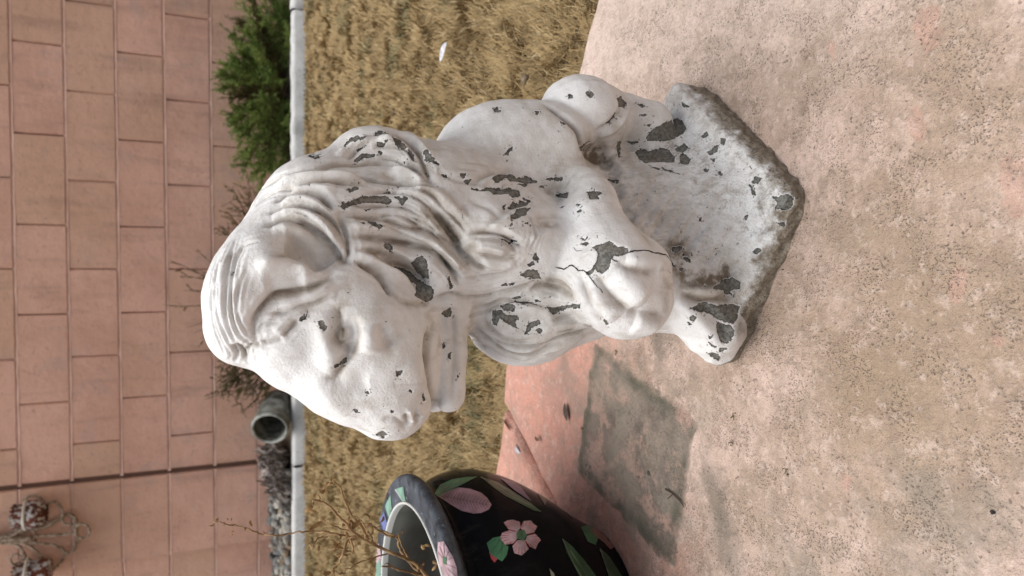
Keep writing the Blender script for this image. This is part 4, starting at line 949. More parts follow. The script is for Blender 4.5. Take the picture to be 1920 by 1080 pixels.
M = NM('black_glaze'); co = M.co(); s = M.n('ShaderNodeSeparateXYZ'); M.set(s.inputs[0], co)
dust = M.math('MULTIPLY', M.ramp(s.outputs[2], .188, .200), M.ramp(M.noise(38, co, 5, .7), .28, .62, .15, 1))
scr = M.math('MULTIPLY', M.ramp(M.noise(1, M.co('Object', (60, 60, 12)), 5, .7), .55, .7, 0, .25), M.ramp(s.outputs[2], .1, .19))
b = M.mix(dust, rgb(.006, .006, .007), rgb(.095, .105, .12)); b = M.mix(scr, b, rgb(.06, .055, .05))
b = M.mix(M.math('MULTIPLY', M.ramp(M.noise(95, co, 4, .7), .58, .68), dust), b, rgb(.30, .32, .34))
MAT_GLAZE = M.fin(b, M.math('ADD', .16, M.math('MULTIPLY', dust, .4)), M.bump(M.noise(30, co, 3), .0006, .5), .03)
M = NM('pot_inside'); MAT_POTIN = M.fin(M.mix(M.ramp(M.noise(25, M.co(), 4), .35, .7), rgb(.085, .085, .072), rgb(.13, .13, .11)), .7)
M = NM('white_rim_glaze'); MAT_RIM = M.fin(rgb(.62, .62, .58), .35)
M = NM('potting_soil'); MAT_PSOIL = M.fin(M.mix(M.ramp(M.noise(90, M.co(), 5), .4, .6), rgb(.05, .04, .03), rgb(.12, .10, .07)), .95, M.bump(M.noise(110, M.co(), 5), .008))
pot = empty('flower_pot', tuple(PC), 0, label='black glazed ceramic planter painted with pink flowers and green leaves', cat='planter')
body_prof = smooth_prof([(0.02, .002), (.078, .0), (.086, .001), (.090, .008), (.104, .030), (.130, .065), (.151, .100), (.1620, .130), (.1635, .152), (.159, .170), (.1525, .182), (.153, .188), (.157, .1915), (.1635, .196), (.1655, .202), (.162, .2065), (.150, .2055), (.1385, .2055)])
v, f = lathe(body_prof); POTB = mesh_obj('pot_body', v, f, MAT_GLAZE, pot)
pot_bvh = BVHTree.FromPolygons([Vector(q)+Vector(PC) for q in v], [list(q) for q in f])
mesh_obj('rim', *lathe(smooth_prof([(.1386, .2045), (.1385, .2062), (.1376, .2070), (.1364, .2068), (.1358, .205), (.1357, .198)])), MAT_RIM, pot)
mesh_obj('inner_wall', *lathe(smooth_prof([(.1357, .200), (.1350, .185), (.140, .165), (.146, .140), (.138, .11)])), MAT_POTIN, pot)
v, f = lathe([(.1385, .112), (.10, .118), (.05, .121), (.001, .122)], 48); mesh_obj('potting_soil', v, f, MAT_PSOIL, pot)
def flat_mat(name, c, rough=.3, scale=60, c2=None):
    M = NM(name); return M.fin(M.mix(M.ramp(M.noise(scale, M.co(), 3), .35, .65), rgb(*c), rgb(*(c2 or [q*.6 for q in c]))), rough, None, .45)
PG = dict(pink=flat_mat('painted_pink', (.50, .27, .31)), palepink=flat_mat('painted_pale_pink', (.56, .40, .43)), mauve=flat_mat('painted_mauve', (.34, .20, .23)), vein=flat_mat('painted_vein', (.07, .025, .035)), green=flat_mat('painted_green', (.055, .19, .085), c2=(.035, .12, .06)),
          dgreen=flat_mat('painted_dark_green', (.028, .085, .035)), grey=flat_mat('painted_grey_green', (.10, .12, .09)), edge=flat_mat('painted_pale_edge', (.26, .29, .22)), red=flat_mat('painted_red', (.38, .05, .06)),
          purple=flat_mat('painted_purple', (.11, .075, .16)), salmon=flat_mat('painted_salmon', (.30, .14, .11)), mint=flat_mat('painted_mint', (.20, .36, .27), .5), blue=flat_mat('painted_blue', (.14, .20, .42)), white=flat_mat('painted_white', (.62, .60, .60), .5))
def pot_hit(x, y, lift):
    d = Vector(ray(x, y)).normalized(); h = pot_bvh.ray_cast(Vector(_C), d)
    if h[0] is None: return None
    n_ = h[1] if h[1].dot(d) < 0 else -h[1]
    return np.array(h[0]+n_*lift)-PC
def decal(name, pts, mat, lift=.0005, parent=None, sub=None, conv=True):
    x0, y0, s = (680, 850, 3.556)
    P = np.array(pts, float)
    if conv: P = np.stack([x0+P[:, 0]/s, y0+P[:, 1]/s], 1)
    D_ = []
    for a, b in zip(P, np.roll(P, -1, 0)):
        n_ = max(1, int(np.linalg.norm(b-a)/3)); D_ += [a+(b-a)*j/n_ for j in range(n_)]
    bm = bmesh.new(); vs = [bm.verts.new((q[0], q[1], 0)) for q in D_]
    try: fc = bm.faces.new(vs)
    except Exception: bm.free(); return
    bmesh.ops.triangulate(bm, faces=[fc]); 
    for _ in range(5):
        es = [e for e in bm.edges if e.calc_length() > 3.2]
        if es: bmesh.ops.subdivide_edges(bm, edges=es, cuts=1, use_grid_fill=False); bmesh.ops.triangulate(bm, faces=bm.faces)
    bad = []
    for v_ in bm.verts:
        h = pot_hit(v_.co.x, v_.co.y, lift)
        if h is None: bad.append(v_)
        else: v_.co = h
    bmesh.ops.delete(bm, geom=bad, context='VERTS')
    me = bpy.data.meshes.new(name); bm.to_mesh(me); bm.free()
    if not len(me.polygons): return
    return link_mesh(name, me, mat, parent or pot, False)
def vein(pairs, mat, w_=1.6, parent=None, lift=.0008):
    mb = MB()
    for a, b in pairs:
        a, b = np.array(a, float), np.array(b, float); d = b-a; L = np.linalg.norm(d); n_ = max(2, int(L/12)); nn = np.array([-d[1], d[0]])/L*w_
        vs = []; ok = True
        for i in range(n_+1):
            q = a+d*i/n_; tw = 1-.6*i/n_
            for sg in (-1, 1):
                h = pot_hit(680+(q+nn*sg*tw)[0]/3.556, 850+(q+nn*sg*tw)[1]/3.556, lift)
                if h is None: ok = False
                else: vs.append(h)
        if ok: mb.add((vs, [(2*i, 2*i+1, 2*i+3, 2*i+2) for i in range(n_)]))
    if mb.f: return mesh_obj('painted_veins', mb.v, mb.f, mat, parent or pot, False)
decal('painted_leaf', [(478,272),(520,210),(600,175),(700,160),(765,158),(700,192),(620,232),(545,268),(500,292)], PG['green'])
vein([((500,270),(740,165)), ((540,235),(610,215)), ((600,200),(680,185))], PG['edge'], 2)
lf = decal('painted_petal', [(505,292),(560,258),(640,230),(720,240),(790,265),(830,300),(860,345),(840,378),(790,400),(740,404),(660,385),(590,345),(540,312)], PG['mauve'])
ribs = [((515,290),(600,300)), ((600,300),(850,350))]
for i in range(14):
    t = i/13; mx, my = 545+t*275, 292+t*50; ribs += [((mx, my), (mx+26-6*t, my-42*(1-abs(t-.4)*.9)-8)), ((mx, my+4), (mx+24, my+50*(1-abs(t-.5)*.8)+6))]
vein(ribs, PG['vein'], 1.7)
decal('painted_blade', [(788,160),(900,195),(1010,262),(1110,325),(1188,392),(1140,385),(1060,342),(950,285),(860,222)], PG['dgreen'])
vein([((788,162),(1000,295)), ((1000,295),(1186,391)), ((860,190),(1100,345)), ((900,205),(1120,350))], PG['edge'], 2.2)
decal('painted_petal', [(915,168),(1000,188),(1060,240),(1125,325),(1090,305),(1010,250)], PG['purple'], .0008)
decal('painted_blade', [(1125,200),(1190,225),(1250,262),(1215,348),(1170,280)], PG['grey'])
decal('painted_blade', [(1255,272),(1340,315),(1385,375),(1407,440),(1330,375)], PG['grey']); vein([((1255,275),(1400,430))], PG['edge'], 2)
decal('painted_leaf', [(1385,318),(1460,352),(1500,425),(1440,385)], PG['dgreen'])
decal('painted_petal', [(1478,383),(1540,410),(1530,432),(1490,412)], PG['salmon'])
fl = [[(940,465),(965,450),(1000,445),(1045,460),(1052,500),(1030,522),(970,507)], [(1050,500),(1070,455),(1120,450),(1135,470),(1162,490),(1140,530),(1090,542)], [(1095,552),(1150,540),(1187,580),(1165,605),(1150,642),(1110,622),(1082,585)],
      [(1030,580),(1080,580),(1105,640),(1060,682),(1010,667),(998,620)], [(1030,518),(1040,560),(1002,602),(950,612),(915,570),(930,532),(980,515)]]
ctr = (1058, 550)
for p in fl:
    decal('painted_petal', p, PG['palepink']); c = np.mean(p, 0); rb = []
    for q in p:
        for tt in (0, .5):
            q2 = np.array(q)*(1-tt)+np.array(p[(p.index(q)+1) % len(p)])*tt
            if np.linalg.norm(q2-ctr) > 60: rb.append((tuple(q2*.97+np.array(ctr)*.03), tuple(q2*.62+np.array(ctr)*.38)))
    vein(rb, PG['red'], 2.2)
decal('painted_stamen', [(1033,520),(1075,513),(1092,550),(1070,587),(1030,572),(1022,542)], PG['green'], .0010); vein([((1040,530),(1080,575)), ((1075,525),(1035,565)), ((1058,518),(1055,580))], PG['vein'], 1.6, lift=.0013)
decal('painted_leaf', [(828,600),(870,565),(920,555),(932,600),(972,625),(960,680),(930,722),(890,700),(850,672)], PG['green']); vein([((925,565),(860,660)), ((930,600),(920,710)), ((935,620),(890,690)), ((890,575),(840,610))], PG['dgreen'], 2)
decal('painted_bud', [(843,658),(868,685),(900,705),(880,730),(858,705)], PG['red'])
decal('painted_petal', [(1508,480),(1560,440),(1620,480),(1652,530),(1702,560),(1690,622),(1650,642),(1610,600),(1560,560),(1518,522)], PG['salmon']); vein([((1600,520),(1650,600)), ((1570,500),(1530,490))], PG['vein'], 2)
decal('painted_leaf', [(1453,493),(1500,480),(1532,500),(1567,570),(1550,612),(1500,592)], PG['green']); vein([((1460,500),(1550,600))], PG['dgreen'], 2)
decal('painted_blade', [(1328,568),(1392,618),(1472,710),(1540,800),(1590,880),(1640,990),(1500,900),(1440,815),(1400,740),(1358,660)], PG['dgreen']); vein([((1330,575),(1410,750)), ((1410,750),(1480,860)), ((1380,650),(1500,830))], PG['edge'], 2.2)
decal('painted_blade', [(1578,628),(1650,700),(1702,780),(1760,880),(1650,850),(1610,740)], PG['dgreen']); vein([((1580,640),(1640,820))], PG['edge'], 2.2)
decal('painted_blade', [(1243,768),(1272,800),(1290,850),(1262,850)], PG['edge'])
rf = decal('painted_petal', [(508,590),(545,588),(570,640),(600,690),(625,760),(634,830),(640,880),(560,880),(538,818),(518,740),(503,660)], PG['palepink'], .0008)
vein([((545,600),(552,680)), ((575,655),(560,700)), ((600,700),(565,715)), ((622,770),(568,740)), ((630,830),(565,760)), ((600,870),(560,770)), ((520,620),(548,690)), ((510,660),(545,700))], PG['mauve'], 2.5, lift=.0011)
decal('painted_stamen', [(543,680),(566,698),(568,742),(545,732)], PG['green'], .0012)
decal('painted_stripe', [(222,238),(276,220),(285,290),(302,352),(258,308)], PG['mint'], .0008); vein([((222,240),(300,350))], PG['white'], 2.5, lift=.0011)
decal('painted_stripe', [(152,350),(190,278),(206,462),(188,455)], PG['mint'], .0008)
decal('painted_stripe', [(118,440),(146,388),(182,520),(150,545)], PG['blue'], .0008)
decal('painted_stripe', [(82,640),(112,598),(150,790),(92,765)], PG['palepink'], .0008); decal('painted_stripe', [(84,760),(120,700),(140,830),(90,860)], PG['mint'], .0010)

# ------------------------------------------------------------------ dried plant standing in the planter
M = NM('dry_stem'); MAT_STEM = M.fin(M.mix(M.ramp(M.noise(60, M.co(), 4), .35, .65), rgb(.38, .24, .11), rgb(.22, .13, .06)), .7, M.bump(M.noise(300, M.co(), 3), .0006))
M = NM('dry_leaf_brown'); MAT_DLEAF = M.fin(M.mix(M.ramp(M.noise(80, M.co(), 3), .35, .65), rgb(.40, .25, .105), rgb(.20, .115, .05)), .75)
dp0 = np.array([PC[0]+.01, PC[1], .12]); plant = empty('dried_plant', tuple(dp0), 0, label='brittle brown dried plant with curled leaves rising from the black planter', cat='plant')
STEMS = [([(1330,1230,.66),(1260,1090,.655),(1180,1000,.65),(1040,940,.64),(960,900,.63),(870,850,.62),(800,780,.61),(700,680,.60),(640,655,.59),(612,660,.59)], 4.2),
 ([(1060,862,.66),(1000,830,.66),(930,788,.66),(850,800,.66),(780,850,.66),(700,832,.66),(560,832,.66),(400,852,.66),(320,842,.66),(240,810,.66),(130,785,.66),(68,772,.66)], 2.4),
 ([(930,880,.62),(890,800,.62),(840,742,.62),(790,640,.62),(772,580,.62),(742,556,.62),(700,572,.62)], 3.0), ([(1220,1060,.66),(1170,1010,.66),(1110,930,.66),(1095,870,.66),(1060,850,.66),(1000,820,.66)], 3.6),
 ([(860,860,.6),(820,870,.6),(790,950,.6),(770,1000,.6),(732,1040,.6),(745,1085,.6)], 2.6), ([(1050,950,.64),(900,1000,.62),(790,1050,.6)], 1.7), ([(850,862,.62),(740,842,.62),(650,872,.62),(610,932,.62)], 2.0),
 ([(960,900,.63),(850,842,.63),(740,800,.63),(680,770,.63)], 2.2), ([(1240,1080,.66),(1150,1055,.65),(1010,1020,.63)], 3.4), ([(970,905,.63),(940,850,.63),(900,780,.63),(880,770,.63)], 2.4), ([(1170,1000,.65),(1120,900,.65),(1100,850,.65)], 2.6),
 ([(1290,1160,.66),(1180,1090,.63),(1050,1120,.6)], 3.4), ([(830,870,.6),(850,930,.59),(840,960,.59)], 2.4), ([(820,800,.62),(790,795,.62),(830,770,.62)], 2)]
root = plant; allpts = []
for pts, r_ in STEMS:
    xy = dens([(380+a/3., 720+b/3.) for a, b, c in pts], 5); Ys = np.interp(np.linspace(0, 1, len(xy)), np.linspace(0, 1, len(pts)), [c for a, b, c in pts])
    P = np.array([dp(a, b, c+.004*math.sin(i*.7)) for i, ((a, b), c) in enumerate(zip(xy, Ys))]); P += NR.normal(0, .0004, P.shape)
    rr = r_*.00034*np.linspace(1.25, .55, len(P))*(1+.25*NR.rand(len(P)))
    MB().add(tube(P, rr, 6)).build('stem', MAT_STEM, plant); allpts.append(P)
def curl_leaf(p, L, rs):
    a = rs.normal(0, 1, 3); a /= np.linalg.norm(a); b = np.cross(a, rs.normal(0, 1, 3)); b /= np.linalg.norm(b); c = np.cross(a, b); vs, fs = [], []
    k_ = rs.uniform(1.5, 5.5); n_ = 7; q = np.array(p, float); ang = 0
    for i in range(n_):
        w_ = L*.11*math.sin(math.pi*(i+.6)/(n_+.2)); d = a*math.cos(ang)+c*math.sin(ang); up = -a*math.sin(ang)+c*math.cos(ang)
        vs += [q-b*w_+up*w_*.5, q-up*w_*.25, q+b*w_+up*w_*.5]; q = q+d*L/n_; ang += k_/n_
    for i in range(n_-1):
        for j in (0, 1): fs.append((3*i+j, 3*i+j+1, 3*i+4+j, 3*i+3+j))
    return vs, fs
rs = np.random.RandomState(8)
tips = [(70,772),(90,765),(110,790),(140,760),(160,770),(180,790),(240,810),(175,825),(280,800),(340,825),(640,655),(625,640),(655,610),(620,690),(640,720),(660,690),(650,665),(740,556),(705,575),(600,820),(690,770),(720,760),(800,780),(820,770),(790,800),(850,780),(870,770),(940,760),(950,780),(1000,780),(1010,800),
        (740,890),(760,900),(800,890),(840,900),(820,910),(850,920),(870,905),(760,880),(640,930),(610,930),(650,910),(780,980),(770,1000),(730,1040),(720,1060),(750,1050),(740,1070),(1100,850),(1230,905),(1240,910),(1210,1020),(1060,850),(1020,1020),(1300,1000),(1290,1050),(930,860),(890,760),(820,815),(790,960)]
for (a, b) in tips:
    Yv = .66 if a < 560 else .615
    p = dp(380+a/3., 720+b/3., Yv); MB().add(curl_leaf(p, rs.uniform(.009, .019)*(.6 if a < 560 else 1), rs)).build('leaf', MAT_DLEAF, plant)

# ------------------------------------------------------------------ shrubs in the planting strip
def leaf_mat(name, c1, c2):
    M = NM(name); inf = M.attr('tone', True); return M.fin(M.mix(M.ramp(M.noise(9, world_vec(M), 3), .35, .65), rgb(*c1), rgb(*c2)), .65, None, .2)
MAT_EVG = leaf_mat('evergreen_needles', (.125, .19, .045), (.26, .33, .085)); MAT_BRN = leaf_mat('dying_needles', (.16, .125, .045), (.20, .12, .05)); MAT_OLV = leaf_mat('olive_needles', (.085, .085, .028), (.13, .11, .04))
M = NM('shrub_bark'); MAT_BARK = M.fin(M.mix(M.ramp(M.noise(40, M.co(), 4), .35, .65), rgb(.17, .12, .08), rgb(.10, .07, .045)), .9)
def shrub(name, label, cat, base, sprays, mats, seed, tw=26, nd=34, nl=.016, group=None):
    """sprays: list of (tip xyz, material index, fullness)"""
    rs = np.random.RandomState(seed); root = empty(name, tuple(base), 0, label=label, cat=cat, group=group)
    fol = [([], []) for _ in mats]; bm_ = MB(); cnt = [0]*len(mats)
    for tip, mi, full in sprays:
        tip = np.array(tip, float); b0 = np.array(base)+np.array([rs.normal(0, .05), rs.normal(0, .02), .01]); n_ = 9
        mid = (b0+tip)/2+np.array([0, -.02, -.03])+rs.normal(0, .02, 3)
        P = np.array([(1-t)**2*b0+2*t*(1-t)*mid+t*t*tip for t in np.linspace(0, 1, n_)]); L = np.linalg.norm(tip-b0)
        bm_.add(tube(P, np.linspace(.0055, .0012, n_), 5))
        for k in range(int(tw*full)):
            t = rs.uniform(.22, 1)**.8; i = min(int(t*(n_-1)), n_-2); p = P[i]+(P[i+1]-P[i])*(t*(n_-1)-i); d = P[i+1]-P[i]; d /= np.linalg.norm(d)
            dr = d*.9+rs.normal(0, .62, 3)+np.array([0, 0, .15]); dr /= np.linalg.norm(dr); tl = rs.uniform(.03, .085)*(.55+.6*L)
            tp = np.array([p+dr*tl*q+np.array([0, 0, .25])*tl*q*q*.5 for q in (0, .5, 1)]); bm_.add(tube(tp, [.0014, .0010, .0005], 3))
            m_ = nd; q = rs.rand(m_); c = tp[0]+(tp[2]-tp[0])*q[:, None]+dr*0; ax = dr+rs.normal(0, .55, (m_, 3)); ax /= np.linalg.norm(ax, axis=1, keepdims=True)
            sd_ = np.cross(ax, rs.normal(0, 1, (m_, 3))); sd_ /= np.linalg.norm(sd_, axis=1, keepdims=True); ln = nl*rs.uniform(.5, 1.2, (m_, 1)); wd = .0013
            V_ = np.stack([c-sd_*wd*.6, c+sd_*wd*.6, c+ax*ln*.6+sd_*wd, c+ax*ln*1.0, c+ax*ln*.6-sd_*wd], 1)
            fol[mi][0].append(V_.reshape(-1, 3)); cnt[mi] += m_
    bm_.build('stems', MAT_BARK, root)
    for (vl, _), mt, c_ in zip(fol, mats, cnt):
        if not vl: continue
        V_ = np.concatenate(vl)-np.array(base); me = bpy.data.meshes.new('foliage'); me.vertices.add(len(V_)); me.vertices.foreach_set('co', V_.astype(np.float32).ravel())
        me.loops.add(c_*5); me.loops.foreach_set('vertex_index', np.arange(c_*5, dtype=np.int32)); me.polygons.add(c_); me.polygons.foreach_set('loop_start', np.arange(0, c_*5, 5, dtype=np.int32)); me.update(calc_edges=True)
        link_mesh('foliage', me, mt, root, False, kind='stuff')
SY = 3.52
def sp(x, y, Y=SY): return dp(x, y, Y)
sprays = []
for x, y in [(455,20),(470,60),(440,35),(425,60),(445,95),(430,110),(415,120),(408,140),(412,165),(425,185),(440,150),(430,215),(428,235),(440,245),(445,265),(450,290),(455,310),(470,330),(470,10),(490,40),(500,90),(460,130),(470,180),(480,220),(490,260),(500,300),(480,350),(520,120),(525,200),(530,280),(520,330),(540,60),(546,150),(548,110),(545,230),(540,300),(510,20),(530,10),(505,170),(455,200),(515,240),(495,130),(475,100),(495,320),(460,60),(560,95),(556,190),(553,270),(500,-30),(470,-50),(530,-70),(450,-40)]:
    sprays.append((sp(x+8, y, SY+rs.uniform(-.16, .10)), int(rs.choice(3, p=[.74, .16, .10])), 1.15))
shrub('evergreen_shrub', 'feathery green juniper like shrub spilling over the kerb before the block wall', 'shrub', dp(535, 175, SY), sprays, [MAT_EVG, MAT_OLV, MAT_BRN], 31, tw=60, nd=34, nl=.020)
sprays = []
for x, y in [(455,370),(440,385),(430,400),(445,420),(435,350),(460,350),(455,430),(420,430),(475,390),(490,400),(450,460),(430,470),(480,360),(500,380),(465,340)]: sprays.append((sp(x, y, SY+rs.uniform(-.08, .06)), int(rs.rand() < .6), .75))
for x, y in [(318,487),(335,500),(350,520),(365,505),(380,480),(345,545),(385,560),(330,575),(362,625),(350,615),(375,635),(395,600),(400,530),(340,515)]: sprays.append((sp(x, y, SY+.05), 0, .22))
for x, y in [(415,690),(420,710),(430,730),(410,740),(440,745),(455,740),(470,720),(480,750),(500,740),(445,715),(460,700),(510,720),(430,690),(490,760),(415,725),(450,760),(404,738),(470,755)]: sprays.append((sp(x, y, SY+rs.uniform(-.06, .06)), 1, .9))
shrub('dying_shrub', 'browned half dead shrub with sparse twigs behind the lion head', 'shrub', dp(525, 560, SY), sprays, [MAT_BRN, MAT_OLV], 47, tw=26, nd=26, nl=.013)

# ------------------------------------------------------------------ pipe, bark heap and stones
M = NM('galvanised'); co = M.co()
MAT_PIPE = M.fin(M.mix(M.ramp(M.noise(16, co, 4), .4, .65), rgb(.16, .16, .135), rgb(.42, .44, .40)), .6, M.bump(M.noise(50, co, 3), .002))
M = NM('pipe_inside'); MAT_PIPEIN = M.fin(M.mix(M.ramp(M.noise(18, M.co(), 4), .4, .62), rgb(.10, .10, .085), rgb(.28, .28, .25)), .8)
pc = dp(506, 803, 3.40); pr_ = .083; prof = [(pr_, 0), (pr_*1.02, .004), (pr_*1.02, .012), (pr_*.97, .016)]
pipe = empty('drain_pipe', tuple(pc), 0, label='short grey metal drain pipe lying behind the kerb with its open mouth forward', cat='pipe')
out_ = [(pr_*.86, -.002), (pr_*.90, -.006), (pr_*.99, -.006), (pr_*1.03, 0), (pr_*1.03, .012), (pr_*.97, .016)]+[(pr_*(.97+.012*(i % 2)), .03+.016*i) for i in range(7)]
inn_ = [(pr_*.86, -.002)]+[(pr_*(.86-.008*(i % 2)), .015+.02*i) for i in range(11)]+[(.001, .225)]
ax = np.array([.42, .86, -.28]); ax /= np.linalg.norm(ax); q = Vector(ax).to_track_quat('Z', 'Y').to_matrix(); rq = np.array(q)
for nm, pf, mt in (('pipe_shell', out_, MAT_PIPE), ('pipe_bore', inn_, MAT_PIPEIN)):
    v, f = lathe(pf, 40); mesh_obj(nm, [rq@np.array(a) for a in v], f, mt, pipe)
M = NM('shaggy_bark'); co = world_vec(M)
MAT_SHAG = M.fin(M.mix(M.ramp(M.noise(70, co, 4, .7), .40, .60), rgb(.13, .105, .09), rgb(.40, .35, .32)), .9, M.bump(M.noise(120, co, 4), .004))
rs = np.random.RandomState(9); bc = dp(512, 880, 3.50); bark = empty('bark_heap', tuple(bc), 0, label='shaggy grey brown heap of dead bark strips beside the pipe', cat='bark')
mb = MB()
for i in range(260):
    t = rs.rand(); x = 488+38*rs.rand()+t*20; y = 838+95*t+rs.normal(0, 5); x = max(x, 480+abs(y-870)*.45)
    p = dp(x, y, 3.47+rs.uniform(-.03, .12)); d = np.array([-.25+rs.normal(0, .35), rs.normal(0, .4), -.6+rs.normal(0, .35)]); d /= np.linalg.norm(d); L = rs.uniform(.03, .10)
    s_ = np.cross(d, rs.normal(0, 1, 3)); s_ /= np.linalg.norm(s_); w_ = rs.uniform(.003, .009); n_ = np.cross(d, s_)
    vs = []
    for k in range(4):
        c = p+d*L*(k/3-.5)+n_*.012*math.sin(k*1.2+i); vs += [c-s_*w_*(1-.25*k*(k > 1)), c+n_*w_*.5, c+s_*w_*(1-.25*k*(k > 1))]
    mb.add((vs, [(3*a+b_, 3*a+b_+1, 3*a+4+b_, 3*a+3+b_) for a in range(3) for b_ in (0, 1)]))
o = mb.build('bark_strips', MAT_SHAG, bark, kind='stuff')
core = bmesh.new(); bmesh.ops.create_icosphere(core, subdivisions=3, radius=1)
for v_ in core.verts: v_.co = Vector((v_.co.x*.115, v_.co.y*.09+.09, v_.co.z*.065-.01))*(1+.15*math.sin(v_.co.x*9+v_.co.z*7))
me = bpy.data.meshes.new('bark_core'); core.to_mesh(me); core.free(); link_mesh('bark_core', me, MAT_SHAG, bark)
def stone_mesh(seed, sub=2):
    r_ = random.Random(seed); bm = bmesh.new(); bmesh.ops.create_icosphere(bm, subdivisions=sub, radius=1); pl = [(Vector((r_.gauss(0, 1), r_.gauss(0, 1), r_.gauss(0, 1))).normalized(), r_.uniform(.55, .9)) for _ in range(8)]
    for v_ in bm.verts:
        for n_, d in pl:
            e = v_.co.dot(n_)-d
            if e > 0: v_.co -= n_*e
        v_.co = Vector((v_.co.x*1.1, v_.co.y, v_.co.z*.75))*(1+r_.uniform(-.03, .03))
    me = bpy.data.meshes.new('stone'); bm.to_mesh(me); bm.free(); return me
def stone_mat(name, c1, c2):
    M = NM(name); co = M.co(); return M.fin(M.mix(M.ramp(M.noise(3, co, 5, .6), .35, .65), rgb(*c1), rgb(*c2)), .85, M.bump(M.noise(6, co, 4), .05))
SM = [stone_mat('stone_grey', (.30, .30, .28), (.18, .18, .17)), stone_mat('stone_pale', (.55, .52, .45), (.38, .35, .30)), stone_mat('stone_dark', (.09, .085, .08), (.17, .155, .135)), stone_mat('stone_tan', (.40, .31, .20), (.25, .19, .13))]
SMESH = []
for i in range(12):
    me = stone_mesh(i); me.materials.append(SM[(0, 1, 2, 0, 3, 2, 1, 0, 2, 3, 1, 0)[i]]); me.shade_smooth(); SMESH.append(me)
gme = {}
for i in range(520):                                            # gravel bank, one heap nobody could count
    s_x = rs.uniform(-1.8, -.88); yb = k0[1]+(s_x-k0[0])*kd[1]/kd[0]+.10; yw = WD+s_x*math.tan(WY)-.03; y = rs.uniform(yb, yw); t = (y-yb)/(yw-yb)
    k = rs.randint(12); s_ = rs.uniform(.008, .026)*(1.5 if rs.rand() < .1 else 1); R3 = np.array(Matrix.Rotation(rs.uniform(0, 6), 3, Vector(rs.normal(0, 1, 3)))); src = SMESH[k]
    V_ = np.empty(len(src.vertices)*3, np.float32); src.vertices.foreach_get('co', V_); V_ = V_.reshape(-1, 3)@R3.T*s_+np.array([s_x, y, .02+.06*t+rs.uniform(-.012, .012)])
    mi = SM.index(src.materials[0]); mb_ = gme.setdefault('g', (MB(), [])); mb_[0].add((V_, [tuple(p.vertices) for p in src.polygons])); mb_[1].extend([mi]*len(src.polygons))
o = mb_[0].build('gravel', SM[0], None, kind='stuff'); [o.data.materials.append(q) for q in SM[1:]]; o.data.polygons.foreach_set('material_index', mb_[1]); o.data.shade_flat()
tag(o, 'grey and cream gravel heaped between kerb and wall', 'gravel')

# ------------------------------------------------------------------ wrought iron wall sconce
M = NM('old_iron'); MAT_IRON = M.fin(M.mix(M.ramp(M.noise(90, M.co(), 4), .4, .6), rgb(.46, .38, .29), rgb(.22, .15, .10)), .6)
M = NM('rusty_cup'); co = M.co(); MAT_CUP = M.fin(M.mix(M.ramp(M.noise(45, co, 5, .7), .49, .56), M.mix(M.ramp(M.noise(20, co, 4), .4, .65), rgb(.17, .045, .022), rgb(.09, .035, .022)), rgb(.62, .60, .58)), .6)
M = NM('cup_rim_paint'); MAT_CUPRIM = M.fin(rgb(.60, .55, .46), .5)
out0 = .012
def wp(x, y, lift):                                            # sconce crop coordinates -> point in front of the pilaster
    X_, Y_ = 0+x/3.43, 860+y/3.43; s_, z = wall_s(X_, Y_, out0+lift); return wo+wt*s_+wn*(out0+lift)+np.array([0, 0, z])
scp = wp(20, 515, 0); sconce = empty('wall_sconce', tuple(scp), 0, label='scrolled wrought iron sconce with two cups hung high on the pink wall', cat='sconce')
def arc(cx, cy, r, a0, a1, n=14): return [(cx+r*math.cos(math.radians(a0+(a1-a0)*i/n)), cy+r*math.sin(math.radians(a0+(a1-a0)*i/n))) for i in range(n+1)]
RODS = [([(-260,500),(-60,520),(60,490),(200,460),(300,435),(370,395),(402,370),(440,355),(478,378),(492,415),(470,455)], 8), (arc(440, 385, 42, 185, -20), 5), (arc(440, 385, 40, 180, 60), 5),
        (arc(530, 466, 46, 0, 360, 24), 6), ([(-200,500),(40,492),(120,452),(200,430),(340,400),(400,380)], 5), ([(150,270),(185,242),(230,240),(270,262),(290,300)], 6), ([(290,300),(345,272),(385,300),(405,345),(400,370)], 6),
        ([(230,500),(330,492),(430,485),(470,470)], 7), (arc(90, 388, 30, 0, 360, 18), 5), ([(-200,540),(60,545),(115,560),(150,600),(158,640),(120,655)], 7), (arc(102, 650, 34, 30, 330, 18), 5), ([(60,540),(150,545),(230,590),(280,650),(310,735)], 6),
        ([(310,740),(360,700),(405,650),(415,600),(392,572)], 6), (arc(440, 560, 44, 150, -30), 6), (arc(432, 575, 36, 200, 60), 5), ([(90,525),(230,540),(330,552),(392,575)], 6), ([(492,415),(495,470),(500,520),(484,560)], 6),
        ([(180,440),(215,468),(232,510),(212,560)], 5), ([(-260,515),(0,518),(210,512)], 13), ([(-260,505),(40,500),(120,470),(190,420)], 7), ([(-260,530),(0,530),(90,535)], 9)]
for i, (pts, r_) in enumerate(RODS):
    xy = dens(pts, 10) if len(pts) > 2 else pts; P = [wp(a, b, .018+.006*(i % 4)) for a, b in xy]; MB().add(tube(P, r_*.00100, 8)).build('iron_scroll', MAT_IRON, sconce)
